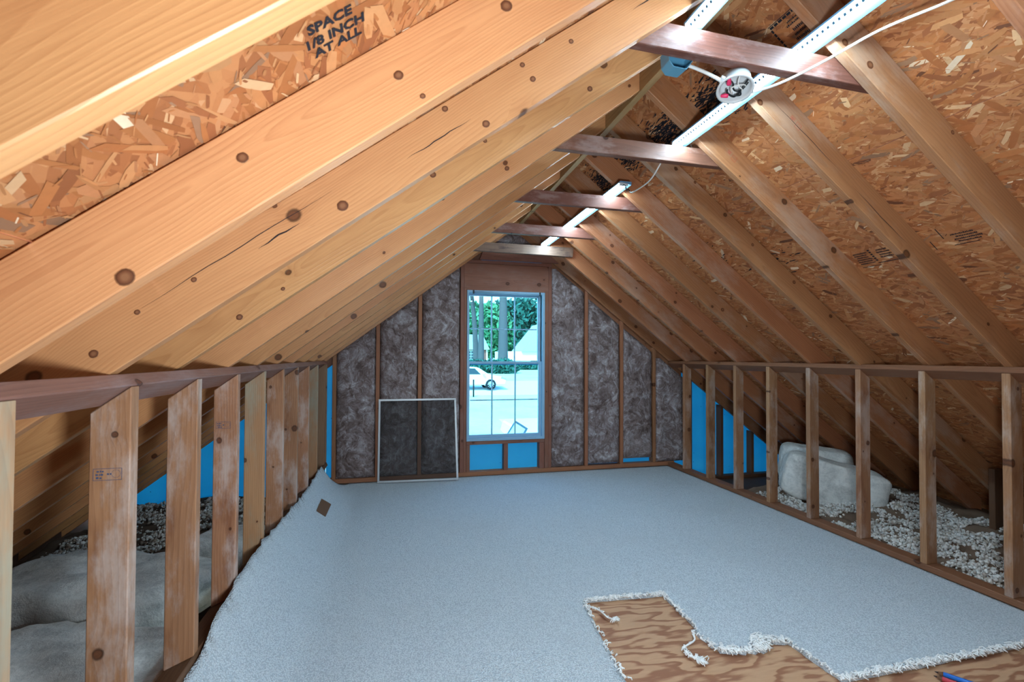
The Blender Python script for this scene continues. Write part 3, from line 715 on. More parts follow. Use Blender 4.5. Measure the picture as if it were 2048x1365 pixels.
# brown square where a patch is cut from the raised carpet edge
px = [(-.562, 3.856), (-.504, 3.942), (-.506, 3.664), (-.558, 3.604)]
ctr = Vector((-.533, 3.77, carpet_z(-.533, 3.77)+.004))
bm = bmesh.new(); top = [bm.verts.new(Vector((a, b, carpet_z(a, b)+.0075))-ctr) for a, b in px]; low = [bm.verts.new(v.co - Vector((0, 0, .006))) for v in top]
bm.faces.new(top); bm.faces.new(low[::-1])
for i in range(4): bm.faces.new((top[i], low[i], low[(i+1) % 4], top[(i+1) % 4]))
bmesh.ops.recalc_face_normals(bm, faces=bm.faces[:]); bmesh.ops.subdivide_edges(bm, edges=bm.edges[:], cuts=2, use_grid_fill=True)
for v in bm.verts: v.co.z += .003*noise.noise(v.co*40)
link('brown_patch', bm_mesh(bm), MAT['brown_patch'], None, Matrix.Translation(ctr), label='small brown square patch on the raised left edge of the carpet', cat='patch')

# ================================================================== PENCILS
def pencil(p0, p1, mat, label):
    p0, p1 = Vector(p0), Vector(p1); d = (p1-p0).normalized()
    t = empty('pencil', p0, label=label, cat='pencil', group='pencils on the plywood')
    tube('barrel', [p0+d*.026, p1], .0095, MAT[mat], t, 6)
    tube('sharpened_wood', [p0+d*.010, p0+d*.026], [.0042, .0092], MAT['brown_patch'], t, 8)
    tube('lead', [p0, p0+d*.010], [.001, .0041], MAT['pencil_tip'], t, 8)
zp = -.0022
pencil((2.130, 1.470, zp), (2.235, 1.32, zp), 'pencil_blue', 'blue pencil with dark tip on the bare plywood at the bottom right')
pencil((2.098, 1.452, zp), (2.185, 1.30, zp), 'pencil_red', 'red pencil beside the blue pencil at the bottom right edge')

# ================================================================== LED TUBES
def led_tube(x0, y0, y1, z0, label, wd=.082):
    """slim bar light lying on the collar ties, light side down and to the left"""
    t = empty('led_tube', (x0, (y0+y1)/2, z0), label=label, cat='light', group='LED tube lights along the roof peak')
    L = y1-y0
    def ext(name, poly, mat, a=y0, b=y1):
        bm = bmesh.new()
        A = [bm.verts.new((x, a, z)) for x, z in poly]; B = [bm.verts.new((x, b, z)) for x, z in poly]; n = len(poly)
        fs = [bm.faces.new(A), bm.faces.new(B[::-1])] + [bm.faces.new((A[i], A[(i+1) % n], B[(i+1) % n], B[i])) for i in range(n)]
        bmesh.ops.recalc_face_normals(bm, faces=fs)
        bm.transform(Matrix.Translation(-Vector(t.location)))
        return link(name, bm_mesh(bm), MAT[mat], t, world_of(t))
    ext('housing', [(x0, z0+.022), (x0+wd, z0+.013), (x0+wd, z0+.030), (x0, z0+.030)], 'led_metal')
    ext('reflector', [(x0+wd*.66, z0+.0200), (x0+wd*.66, z0+.0165), (x0+wd*1.0, z0+.0095), (x0+wd*1.0, z0+.0125)], 'led_metal')
    ext('diffuser', [(x0+.004, z0+.0205), (x0+.012, z0+.006), (x0+wd*.32, z0+.001), (x0+wd*.62, z0+.006), (x0+wd*.65, z0+.0165)], 'led', y0+.012, y1-.012)
    ext('end_cap', [(x0-.001, z0), (x0+wd*.7, z0), (x0+wd*.7, z0+.019), (x0-.001, z0+.0215)], 'cap', y1-.0115, y1)
    ext('end_cap', [(x0-.001, z0), (x0+wd*.7, z0), (x0+wd*.7, z0+.019), (x0-.001, z0+.0215)], 'cap', y0, y0+.0115)
    V = []; F = []; yy = y0+.03
    while yy < y1-.03:
        b = len(V)
        V += [(x0+.0075, yy, z0+.0140), (x0+.0135, yy, z0+.0052), (x0+.0135, yy+.009, z0+.0052), (x0+.0075, yy+.009, z0+.0140)]
        V += [(a-.0018, c, d-.0024) for a, c, d in V[b:b+4]]
        F += [(b, b+1, b+2, b+3), (b+4, b+7, b+6, b+5), (b, b+4, b+5, b+1), (b+1, b+5, b+6, b+2), (b+2, b+6, b+7, b+3), (b+3, b+7, b+4, b)]
        yy += .021
    me = np_mesh([tuple(Vector(v)-Vector(t.location)) for v in V], F)
    link('led_row', me, MAT['chip'], t, world_of(t), kind='stuff')
    return t
led_tube(1.417, .42, Y0+2*S+.03, 2.4005, 'long lit LED tube running from the camera over the nearest collar tie')
led_tube(1.417, 2.83, 4.60, 2.4075, 'lit LED tube farther back, ending above the last collar tie')
led_tube(.952, .52, Y0+.035, 2.4005, 'lit LED tube left of the ridge, cut by the top edge of the picture', wd=.06)

# ------------------------------------------------------------------ junction box with open wires
jb = empty('junction_box', (1.187, 1.458, 2.290), label='open round junction box with pink wire nuts under the nearest collar tie', cat='junction box')
def lathe(prof, n=28, mw=None):
    bm = bmesh.new(); R = []
    for r, z in prof: R.append([bm.verts.new((r*math.cos(2*math.pi*i/n), r*math.sin(2*math.pi*i/n), z)) for i in range(n)])
    for A, B in zip(R, R[1:]):
        for i in range(n): bm.faces.new((A[i], A[(i+1) % n], B[(i+1) % n], B[i]))
    return bm
bm = lathe([(.002, -.004), (.052, -.004), (.054, -.046), (.063, -.047), (.064, -.052), (.057, -.053), (.055, -.050), (.051, -.046), (.049, -.008), (.002, -.008)])
bmesh.ops.remove_doubles(bm, verts=bm.verts[:], dist=1e-5); bmesh.ops.recalc_face_normals(bm, faces=bm.faces[:])
link('box_shell', bm_mesh(bm, True), MAT['box_pvc'], jb, world_of(jb))
jo = Vector(jb.location)
prism('mounting_tab', [(0, 0), (.016, 0), (.016, .012), (0, .012)], .02, MAT['box_pvc'], jb, Matrix.Translation(jo+Vector((-.070, -.02, -.046))), .001)
def wire(pts, mat, r=.0026): tube('wire', spline([jo+Vector(p) for p in pts], 6), r, MAT[mat], jb, 6)
wire([(-.045, .01, -.02), (-.02, -.01, -.035), (.005, .012, -.040), (.03, .005, -.036), (.04, -.02, -.02)], 'wire_black')
wire([(-.01, -.04, -.02), (.0, -.015, -.042), (.025, -.005, -.046), (.038, .02, -.03)], 'cable')
wire([(.02, .04, -.02), (.0, .02, -.045), (-.012, .0, -.046), (.02, -.02, -.04), (.045, .0, -.02)], 'cable')
wire([(.043, .02, -.015), (.02, .03, -.046), (-.01, .028, -.045), (-.018, .018, -.04)], 'wire_black', .0035)
wire([(.03, -.035, -.02), (.02, -.005, -.048), (.035, .015, -.046), (.02, .028, -.044)], 'wire_black', .003)
for p, d in (((-.028, -.002, -.040), (-.55, -.8, 0)), ((-.004, .034, -.046), (-.75, .35, -.1))):
    d = Vector(d).normalized(); p = jo+Vector(p)
    tube('wire_nut', [p, p+d*.006, p+d*.022, p+d*.025], [.0085, .0085, .0055, .003], MAT['wire_nut'], jb, 10)
jb.rotation_euler = Matrix.Rotation(math.radians(-19), 3, Vector((1.45, -1.19, 0))).to_euler()
# ------------------------------------------------------------------ half-hidden blue box behind the tie
yb_ = Y0+.041
poly = [(.895, 2.345), (.899, 2.296), (.916, 2.276), (.968, 2.275), (.998, 2.315), (1.0, 2.345)]
bm = bmesh.new(); yA, yB = 0, .058; n = len(poly); c_ = Vector((.947, 0, 2.312))
out0 = [bm.verts.new((x-c_.x, yA, z-c_.z)) for x, z in poly]; out1 = [bm.verts.new(((x-c_.x)*.93, yB, (z-c_.z)*.93)) for x, z in poly]
in0 = [bm.verts.new(((x-c_.x)*.93, yA, (z-c_.z)*.93)) for x, z in poly]; in1 = [bm.verts.new(((x-c_.x)*.86, yB-.004, (z-c_.z)*.86)) for x, z in poly]
bm.faces.new(out1); bm.faces.new(in1[::-1])
for i in range(n):
    j = (i+1) % n
    bm.faces.new((out0[i], out1[i], out1[j], out0[j])); bm.faces.new((in0[j], in1[j], in1[i], in0[i])); bm.faces.new((out0[j], in0[j], in0[i], out0[i]))
bmesh.ops.recalc_face_normals(bm, faces=bm.faces[:]); bmesh.ops.bevel(bm, geom=bm.edges[:], offset=.0012, segments=2, affect='EDGES')
link('outlet_box', bm_mesh(bm), MAT['cover'], None, Matrix.Translation((c_.x, yb_, c_.z)), label='blue plastic outlet box half hidden behind the nearest collar tie', cat='outlet box')
# ------------------------------------------------------------------ cables
def cable(pts, r, label, mat='cable'):
    P = spline(pts, 8); return tube('cable', P, r, MAT[mat], None, 8, label=label, cat='cable')
jr = jo + Vector((0, 0, -.054))
cable([(1.187, 1.520, 2.246), (1.262, 1.490, 2.262), (1.33, 1.40, 2.262), (1.44, 1.318, 2.31), (1.56, 1.222, 2.372), (1.66, 1.10, 2.39), (1.73, 1.06, 2.42)], .0048, 'white cable sweeping from the junction box up to the top right corner')
cable([(1.00, 1.49, 2.335), (1.05, 1.46, 2.300), (1.10, 1.445, 2.272), (1.128, 1.447, 2.262)], .006, 'short white cable entering the left side of the junction box')
t3 = tube('cable', spline([(1.655, 2.236, 2.325)[:1] and (1.36, 2.245, 2.312), (1.372, 2.38, 2.27), (1.40, 2.62, 2.29), (1.43, 2.72, 2.33)], 8), .0042, MAT['cable'], None, 8, label='thin white lead hanging from the second collar tie', cat='cable')
tube('plug_lead', spline([(1.43, 2.72, 2.33), (1.425, 2.74, 2.352), (1.43, 2.765, 2.35), (1.437, 2.80, 2.395), (1.44, 2.832, 2.413)], 6), .0034, MAT['wire_black'], t3, 6)

# ================================================================== INSULATION IN THE EAVES
def soft_slab(name, size, mw, seed, parent=None, rnd=5.0, amp=.02, nx=40, ny=24, nz=12, fr=5.0, **k):
    """a soft rounded slab: a subdivided box pushed towards a superellipsoid and wrinkled"""
    bm = bmesh.new(); bmesh.ops.create_cube(bm, size=2)
    bmesh.ops.subdivide_edges(bm, edges=bm.edges[:], cuts=18, use_grid_fill=True)
    for v in bm.verts:
        p = v.co; l = (abs(p.x)**rnd + abs(p.y)**rnd + abs(p.z)**rnd)**(1/rnd); p = p/l
        q = Vector((p.x*size[0]/2, p.y*size[1]/2, p.z*size[2]/2))
        d = noise.fractal(q*fr + Vector((seed*7, 0, 0)), .8, 2.0, 4)*amp + noise.noise(Vector((q.x*3, q.y*16, q.z*16+seed)))*amp*.45
        v.co = q + p.normalized()*d
    bmesh.ops.recalc_face_normals(bm, faces=bm.faces[:])
    return link(name, bm_mesh(bm, True), MAT['wool'], parent, mw, **k)
def rotz(a): return Matrix.Rotation(a, 4, 'Z')
ang = math.atan2(3.16-3.67, 4.07-3.43)
soft_slab('insulation_roll', (.78, .30, .40), Matrix.Translation((3.82, 3.47, .135)) @ rotz(ang) @ Matrix.Rotation(math.radians(13), 4, 'Y'), 1, amp=.017, rnd=6.5, label='lower front white insulation bundle behind the right knee wall', cat='insulation', group='white insulation bundles in the right eave')
soft_slab('insulation_roll', (.60, .28, .46), Matrix.Translation((3.96, 3.78, .17)) @ rotz(ang) @ Matrix.Rotation(math.radians(4), 4, 'Y'), 2, amp=.017, rnd=6.5, label='upper rear white insulation bundle behind the right knee wall', cat='insulation', group='white insulation bundles in the right eave')
soft_slab('insulation_batt', (1.15, .60, .26), Matrix.Translation((-1.55, 3.00, -.02)) @ rotz(-.28), 3, amp=.035, fr=4, label='white insulation batt on the left eave floor, farther from the camera', cat='insulation', group='white batts in the left eave')
soft_slab('insulation_batt', (1.05, .56, .24), Matrix.Translation((-1.28, 2.30, -.07)) @ rotz(-.26), 4, amp=.03, fr=4, label='grey white insulation batt on the left eave floor, nearest the camera', cat='insulation', group='white batts in the left eave')
soft_slab('insulation_batt', (.40, .42, .26), Matrix.Translation((-1.02, 3.30, .04)) @ rotz(-.2), 6, amp=.025, fr=4, label='short white insulation batt behind the third left stud', cat='insulation', group='white batts in the left eave')
tube('metal_strip', [(-.86, 2.08, .03), (-1.05, 1.99, .03)], .004, MAT['alu'], None, 6, label='thin pale metal strip lying in the left eave near the first studs', cat='strip')
# blown loose fill: thousands of small tufts
bm = bmesh.new(); bmesh.ops.create_icosphere(bm, subdivisions=1, radius=1); ICO_V = np.array([v.co[:] for v in bm.verts]); ICO_F = np.array([[v.index for v in f.verts] for f in bm.faces]); bm.free()
def loose(name, n, sampler, label, palette, base, rmin=.006, rmax=.020, ground=None):
    VV = []; FF = []; KK = []; off = 0
    if ground:                                # the matted layer the tufts sit on
        x0, x1, y0, y1, zf, skip = ground; nx, ny = 56, 90
        g_ = np.array([(x0+(x1-x0)*i/nx, y0+(y1-y0)*j/ny, 0) for j in range(ny+1) for i in range(nx+1)])
        g_[:, 2] = [zf(a, b_)-.012+.012*noise.noise(Vector((a*25, b_*25, 3))) for a, b_, _ in g_]
        f_ = []
        for j in range(ny):
            for i in range(nx):
                a = j*(nx+1)+i; f_ += [(a, a+1, a+nx+2), (a, a+nx+2, a+nx+1)]
        VV.append(g_); FF.append(np.array(f_)); KK.append(np.repeat([base], len(g_), 0)); off = len(g_)
    for i in range(n):
        x, y, z = sampler()
        r = random.uniform(rmin, rmax)*random.uniform(.5, 1)
        A = rng.normal(size=(3, 3)); Q, _ = np.linalg.qr(A)
        V = ICO_V*(1+rng.uniform(-.3, .3, size=(len(ICO_V), 1)))*np.array([1, .85, .7])
        VV.append(V@Q.T*r + np.array([x, y, z])); FF.append(ICO_F + off); off += len(ICO_V)
        KK.append(np.repeat([palette[random.randrange(len(palette))]], len(ICO_V), 0))
    me = np_mesh(np.concatenate(VV), np.concatenate(FF), np.concatenate(KK)*1.0)
    me.polygons.foreach_set('use_smooth', [True]*len(me.polygons))
    return link(name, me, MAT['fill'], None, None, label=label, cat='insulation', kind='stuff')
def hump(x, y, s): return .055*noise.noise(Vector((x*2.6, y*2.6, s))) + .03*noise.noise(Vector((x*8, y*8, s)))
def zr_fill(x, y): return -.035 + hump(x, y, 2)*1.1 + .05*min(1, max(0, x-3.3))
def dens(x, y, sd): return noise.fractal(Vector((x*5, y*5, sd)), 1, 2, 2)
def samp_r():
    while True:
        x, y = random.uniform(3.18, 4.5), random.uniform(1.2, 3.85)
        if dens(x, y, 4) < random.gauss(-.12, .1): continue
        return x, y, zr_fill(x, y) + random.uniform(-.012, .016)
WHITE = [srgb(246, 246, 244), srgb(238, 238, 236), srgb(228, 228, 224), srgb(242, 240, 236), srgb(190, 182, 172)]
loose('loose_insulation', 15000, samp_r, 'fluffy white loose insulation on the right eave floor', WHITE, srgb(128, 108, 92), ground=(3.175, 4.75, 1.1, 4.0, zr_fill, None))  # brown base between the white tufts has stud shadows put into its colour
def zl_fill(x, y): return -.06 + hump(x, y, 5)*1.4
def samp_l():
    while True:
        x, y = random.uniform(-2.25, -.80), random.uniform(3.4, 4.85)
        if dens(x, y, 9) < random.gauss(0, .12): continue
        return x, y, zl_fill(x, y) + random.uniform(-.012, .02)
DARKW = [srgb(226, 226, 224), srgb(190, 184, 176), srgb(140, 124, 112), srgb(210, 208, 204)]
loose('loose_insulation', 6000, samp_l, 'loose dusty insulation on the far left eave floor', DARKW, srgb(84, 68, 58), ground=(-2.35, -.76, 3.2, 4.92, zl_fill, None))

# ================================================================== STAMPS AND PRINT
def text_mesh(s, size, bold=.0):
    cu = bpy.data.curves.new('t', 'FONT'); cu.body = s; cu.size = size; cu.offset = bold; cu.resolution_u = 2
    ob = bpy.data.objects.new('t', cu); C.objects.link(ob); bpy.context.view_layer.update()
    me = bpy.data.meshes.new_from_object(ob.evaluated_get(bpy.context.evaluated_depsgraph_get()))
    bpy.data.objects.remove(ob); bpy.data.curves.remove(cu); me.materials.clear(); return me
def plane_mw(o, right, upv_, lift=.0028):
    r = Vector(right).normalized(); u = Vector(upv_).normalized(); n = r.cross(u)
    return frame(r, u, n, Vector(o) + n*lift)
def find_panel(o):
    best = None; bd = 1e9
    for p in [c for c in ceiling.children if c.name.startswith('osb_panel')]:
        bb = [world_of(p) @ v.co for v in p.data.vertices]; c_ = sum(bb, Vector())/len(bb); dd = (c_-Vector(o)).length
        if dd < bd: bd = dd; best = p
    return best
def stamp_text(s, o, right, upv_, size, mat='ink', bold=.0012):
    link('printed_text', text_mesh(s, size, bold), MAT[mat], find_panel(o), plane_mw(o, right, upv_))
pz = lambda x: zl(x, OFF)
for s, x, y, sz in (('SPACE', -.150, .826, .030), ('1/8 INCH', -.160, .858, .030), ('AT ALL', -.148, .886, .030)):
    stamp_text(s, (x, y, pz(x)), DL, (0, -1, 0), sz)
def marks(rects, o, right, upv_, mat, parent, lift=.0026, name='printed_mark'):
    """flat ink marks: (u, v, w, h) rectangles in the print's own plane"""
    V = []; F = []
    for (u, v, w_, h_) in rects:
        b = len(V); V += [(u, v, 0), (u+w_, v, 0), (u+w_, v+h_, 0), (u, v+h_, 0)]; F.append((b, b+1, b+2, b+3))
    return link(name, np_mesh(V, F), MAT[mat], parent, plane_mw(o, right, upv_, lift))
def rect_outline(u, v, w_, h_, t): return [(u, v, w_, t), (u, v+h_-t, w_, t), (u, v, t, h_), (u+w_-t, v, t, h_)]
def scribble_lines(u, v, w_, n, lh):
    R = []
    for i in range(n):
        x = u + random.uniform(0, w_*.2)
        while x < u+w_*random.uniform(.75, 1):
            l = random.uniform(.0035, .008); R.append((x, v-i*lh, l*.75, lh*random.uniform(.4, .62))); x += l
    return R
# panel grade stamp beside the second right rafter (small print too worn to read)
o = (1.475, 1.613, zr(1.475, OFF)); pr = find_panel(o)
dash = []
for i in range(9): dash.append((.004+i*.021, -.012, .017, .010))
for i in range(7): dash.append((.0, -.03-i*.019, .008, .015)); dash.append((.012+i*.024, -.168, .015, .013))
marks([(0, 0, .20, .003)] + dash + scribble_lines(.05, -.035, .11, 2, .014) + scribble_lines(.05, -.075, .12, 3, .020) + scribble_lines(.06, -.140, .1, 1, .014), o, (0, -1, 0), -DR, 'ink', pr)
o = (2.49, 2.135, zr(2.49, OFF)); pr = find_panel(o)
marks(scribble_lines(0, -.02, .10, 6, .016) + [(.10, -.01-i*.016, .012, .010) for i in range(6)] + scribble_lines(.125, -.02, .09, 4, .018) + [(.0, -.125, .11, .004), (.10, -.11, .11, .005)], o, (0, -1, 0), -DR, 'ink', pr)
o = (2.495, 1.68, zr(2.495, OFF)); pr = find_panel(o)
marks(scribble_lines(.03, -.02, .12, 4, .016) + [(.02, -.085, .10, .004), (.0, -.03, .004, .07), (-.06, -.09, .004, .06)], o, (0, -1, 0), -DR, 'ink', pr)
# black mould-like stains on the deck near the ridge keep to the panels
def stain(o, su, sv, n):
    V = []; F = []
    for i in range(n):
        u = random.gauss(0, .33)*su; v = random.gauss(0, .33)*sv; l = random.uniform(.01, .06); h_ = random.uniform(.003, .010); a = random.gauss(0, .25)
        b = len(V); ca, sa = math.cos(a), math.sin(a)
        for p, q_ in ((-.5, -.3), (.1, -.5), (.5, .1), (.2, .5), (-.4, .3)): V.append((u+p*l*ca-q_*h_*sa, v+p*l*sa+q_*h_*ca, 0))
        F.append(tuple(range(b, b+5)))
    link('dark_stain', np_mesh(V, F), MAT['ink'], find_panel(o), plane_mw(o, (0, -1, 0), -DR, .003), kind='stuff')
for x, y in ((1.55, 2.02), (1.53, 2.43), (1.47, 2.83), (1.50, 3.25), (2.28, 3.05), (2.42, 2.62)): stain((x, y, zr(x, OFF)), .30, .17, 420 if x < 2 else 60)
# the larger knots on the rafter faces, each a slightly proud disc of darker wood
def knot(side, k, x, z, r):
    y = Y0 + k*S - .038; n = 14; V = []; F = []; K = []
    cols = (srgb(142, 96, 66), srgb(116, 70, 46), srgb(86, 50, 32), srgb(178, 124, 84))
    for q_, (fr_, h_) in enumerate(((.35, .0011), (.7, .0010), (.95, .0008), (1.12, .0002))):
        for i in range(n):
            rr_ = r*fr_*(1+.10*noise.noise(Vector((i*.9, k*3.1+x*9, q_*.4)))); a = i*6.2832/n
            V.append((rr_*1.12*math.cos(a), rr_*math.sin(a), h_)); K.append(cols[q_])
    V.append((0, 0, .0011)); K.append(cols[0]); c_ = len(V)-1
    F += [(c_, i, (i+1) % n) for i in range(n)]
    for q_ in range(3):
        for i in range(n): F.append((q_*n+i, (q_+1)*n+i, (q_+1)*n+(i+1) % n, q_*n+(i+1) % n))
    d = DL if side == 'L' else DR
    u_ = Vector((0, -1, 0)).cross(d)
    me = np_mesh(V, F, np.array(K)); me.polygons.foreach_set('use_smooth', [True]*len(me.polygons))
    link('knot', me, MAT['flake'], RAFTER[side, k], frame(d, u_, (0, -1, 0), (x, y, z)))
for k, x, z, r in ((-1, -.459, 1.406, .0135), (-1, -.279, 1.633, .009), (-1, -.004, 1.825, .0085), (-1, .213, 2.003, .011), (-1, .043, 1.790, .005), (0, -.151, 1.682, .013), (0, .125, 1.985, .008), (0, .245, 1.956, .010),
                   (0, .388, 2.11, .008), (0, -.507, 1.464, .006), (0, -.63, 1.378, .006), (0, -.72, 1.274, .009), (0, .355, 2.148, .007), (0, .51, 2.245, .007), (1, -.522, 1.401, .009), (1, .12, 1.947, .010), (1, .745, 2.357, .010),
                   (1, -.388, 1.502, .006), (1, .316, 2.096, .007), (2, .495, 2.167, .010), (2, .192, 1.998, .009)): knot('L', k, x, z, r)
for k, x, z, r in ((0, 1.561, 2.414, .012), (0, 1.675, 2.349, .013), (0, 2.075, 2.146, .008), (1, 1.558, 2.410, .013), (3, 2.217, 2.0, .009), (3, 2.538, 1.771, .011), (3, 1.796, 2.367, .008), (5, 2.622, 1.669, .014)): knot('R', k, x, z, r)
# drying cracks along the grain
def crack(side, k, xa, xb, off, wd=.0022):
    y = Y0 + k*S - .038; d = DL if side == 'L' else DR; m_ = 1/COS; n = 12; L = (xb-xa)*m_; V = []; F = []
    for i in range(n+1):
        t = i/n; v_ = .004*noise.noise(Vector((t*5, k, xa*7))); h_ = wd*math.sin(math.pi*min(.97, max(.03, t)))
        V += [(L*t, v_-h_/2, 0), (L*t, v_+h_/2, 0)]
    for i in range(n): F.append((i*2, i*2+2, i*2+3, i*2+1))
    z = zl(xa, off) if side == 'L' else zr(xa, off)
    link('crack', np_mesh(V, F), MAT['pencil_tip'], RAFTER[side, k], frame(d, Vector((0, -1, 0)).cross(d), (0, -1, 0), (xa, y-.0007, z)))
crack('R', 1, 1.60, 2.02, .085, .003); crack('R', 1, 2.06, 2.42, .070, .003); crack('L', 0, -.62, -.18, .118); crack('L', 0, .02, .20, .075, .003); crack('L', 0, .72, .90, .10, .005); crack('L', 0, -.36, -.26, .085, .004)
# grade stamps on lumber faces
def circle_marks(u, v, r, t, n=20):
    return [(u+math.cos(i*6.283/n)*r, v+math.sin(i*6.283/n)*r, t, t) for i in range(n)]
def stud_stamp(k, z, w_=.062, h_=.03, x0=-.737, mat='ink_blue'):
    st = STUD_L[k]; y = Y0+k*S+.001
    R = rect_outline(0, 0, w_, h_, .0011) + circle_marks(w_*.78, h_*.5, h_*.32, .0014) + scribble_lines(w_*.06, h_*.68, w_*.3, 3, h_*.27) + scribble_lines(w_*.45, h_*.45, w_*.16, 1, h_*.3)
    marks(R, (x0, y, z), (1, 0, 0), (0, 0, 1), mat, st, .0006, 'grade_stamp')
stud_stamp(0, .957); stud_stamp(2, .965, .055, .028)
def rafter_stamp(side, k, x, off=.06, mat='ink_red', s=.03):
    r = RAFTER[side, k]; y = Y0 + k*S - .038
    z = (zl(x, off) if side == 'L' else zr(x, off)); d = DL if side == 'L' else DR
    un = Vector((0, 1, 0)).cross(d)*-1 if side == 'L' else Vector((0, 1, 0)).cross(d)*-1
    if un.z < 0: un = -un
    R = rect_outline(0, 0, s, s, .0012) + circle_marks(s/2, s/2, s*.28, .0012, 14) + [(s*.4, s*.42, s*.22, .0014)] + rect_outline(-s*1.3, s*.4, s*.8, s*.7, .001) + scribble_lines(-s*1.2, s*.8, s*.6, 2, s*.25)
    marks(R, (x, y, z), d, un, mat, r, .0006, 'grade_stamp')
rafter_stamp('L', 0, .93, .085); rafter_stamp('R', 1, 1.74, .07); rafter_stamp('R', 2, 1.73, .08)

# ================================================================== OUTDOORS THROUGH THE WINDOW
TY = [5.1, 9, 16, 22, 27, 34, 38, 50, 60, 80, 100, 200]
TZ = [-2.2, -2.6, -2.95, -2.5, -2.30, -1.85, -1.70, -1.22, -.90, -.70, -.85, -.9]
def gz(y): return H + float(np.interp(y, TY, TZ))
def grass_mat():
    g = G('lawn_grass'); n = g.noise(g.obj(), .5, 5, .7); n2 = g.noise(g.obj(), 6, 4)
    return g.done(g.mix(g.math('ADD', g.math('MULTIPLY', n, .7), g.math('MULTIPLY', n2, .3)), srgb(206, 214, 190), srgb(140, 172, 130)), .9, .1)
MAT['grass'] = grass_mat(); MAT['asphalt'] = plain('street_concrete', srgb(206, 204, 200), .8, .2); MAT['leaf'] = plain('leaves', srgb(84, 136, 96), .7, .2, nscale=1.2, namt=.35)
MAT['leaf_dark'] = plain('leaves_dark', srgb(50, 96, 84), .7, .2, nscale=1.2, namt=.35); MAT['bark'] = plain('bark', srgb(92, 82, 84), .9, .1, nscale=6, namt=.3)
MAT['brick'] = plain('far_brick', srgb(140, 84, 76), .9, .1); MAT['white_wall'] = plain('far_white_siding', srgb(236, 234, 228), .8, .2); MAT['roof'] = plain('far_shingles', srgb(168, 166, 168), .9, .1)
MAT['car_white'] = plain('car_paint_white', srgb(236, 238, 240), .25, .5); MAT['car_glass'] = plain('car_glass', srgb(40, 56, 70), .1, .6); MAT['tyre'] = plain('tyre', srgb(34, 34, 38), .8, .2); MAT['rim'] = plain('alloy_rim', srgb(170, 176, 184), .3, .5, .5)
def strip_ground(name, y0, y1, x0, x1, mat, lift=0, n=24, t=.06, **k):
    V = []; F = []
    for i in range(n+1):
        y = y0 + (y1-y0)*i/n; z = gz(y)+lift
        V += [(x0, y, z), (x1, y, z), (x0, y, z-t), (x1, y, z-t)]
    for i in range(n):
        a = i*4; F += [(a, a+1, a+5, a+4), (a+2, a+6, a+7, a+3), (a, a+4, a+6, a+2), (a+1, a+3, a+7, a+5)]
    F += [(0, 2, 3, 1), (n*4, n*4+1, n*4+3, n*4+2)]
    return link(name, np_mesh(V, F), MAT[mat], None, None, **k)
strip_ground('lawn', 5.2, 200, -60, 90, 'grass', 0, 80, kind='structure')
strip_ground('street', 27.2, 34.0, -60, 90, 'asphalt', .03, 12, kind='structure')
strip_ground('driveway', 9, 19.5, 4.15, 9, 'asphalt', .03, 12, kind='structure')
def foliage(center, rad, n, leaf, mat, name, parent, seed):
    r_ = np.random.default_rng(seed)
    P = r_.normal(size=(n, 3)); P /= np.linalg.norm(P, axis=1)[:, None]; P *= (r_.random((n, 1))**.35)
    lob = np.sin(P[:, :1]*7+seed)*np.cos(P[:, 1:2]*6)*.12 + 1
    P = P*lob*np.array(rad); V = np.zeros((n*4, 3)); A = r_.normal(size=(n, 3)); B = r_.normal(size=(n, 3))
    A /= np.linalg.norm(A, axis=1)[:, None]; B = np.cross(A, B); B /= np.linalg.norm(B, axis=1)[:, None]
    s = leaf*(.5+r_.random((n, 1)))
    V[0::4] = P-A*s; V[1::4] = P-B*s*.5; V[2::4] = P+A*s; V[3::4] = P+B*s*.5
    F = np.arange(n*4).reshape(n, 4)
    return link(name, np_mesh(V, F), MAT[mat], parent, Matrix.Translation(center))
def tree(x, y, h, tr, crown, label, mat='leaf', n=2600, leaf=.35, seed=1, lean=0.0):
    z = gz(y); t = empty('tree', (x, y, z), label=label, cat='tree', group='trees across the street')
    pts = [(x, y, z-.2), (x+lean*.3, y, z+h*.3), (x+lean, y, z+h*.62), (x+lean*1.4, y, z+h*.9)]
    tube('trunk', spline(pts, 4), [tr*(1.15-.75*i/12) for i in range(13)], MAT['bark'], t, 10)
    cz = z + h*crown[0]
    foliage((x+lean, y, cz), crown[1], n, leaf, mat, 'crown', t, seed)
tree(.163*62, 62, 17, .36, (.86, (4.2, 3, 4.2)), 'slim leaning tree outside, leftmost in the upper sash', seed=1, lean=-.8, n=1500)
tree(.1735*60, 60, 17, .38, (.88, (4.2, 3, 4.2)), 'straight grey trunk next to the leaning tree outside', seed=2, n=1500)
tree(.222*48, 48, 16, .50, (.92, (4.2, 3, 3.8)), 'thickest trunk outside, in the middle of the upper sash', seed=3, n=1500)
for i, (a, yy, h_, rx, mat) in enumerate(((.135, 128, 17, 9, 'leaf'), (.185, 120, 15, 8, 'leaf'), (.235, 125, 17, 9, 'leaf_dark'), (.285, 120, 18, 9, 'leaf_dark'), (.34, 128, 18, 10, 'leaf'))):
    tree(a*yy, yy, h_, .4, (.50, (rx, 6, h_*.47)), ('leafy tree behind the brick house', 'bright leafy tree behind the leaning trunk', 'dense dark tree behind the thick trunk', 'dense dark tree beside the pale roof', 'leafy tree behind the pale roof')[i], mat, 3800, .75, 10+i)
def shrub(x, y, r, label, seed, mat='leaf_dark'):
    t = empty('shrub', (x, y, gz(y)), label=label, cat='shrub', group='shrubs along the far side of the street')
    tube('stem', [(x, y, gz(y)-.05), (x, y, gz(y)+r[2])], .08, MAT['bark'], t, 6)
    foliage((x, y, gz(y)+r[2]*.8), r, 1500, .22, mat, 'foliage', t, seed)
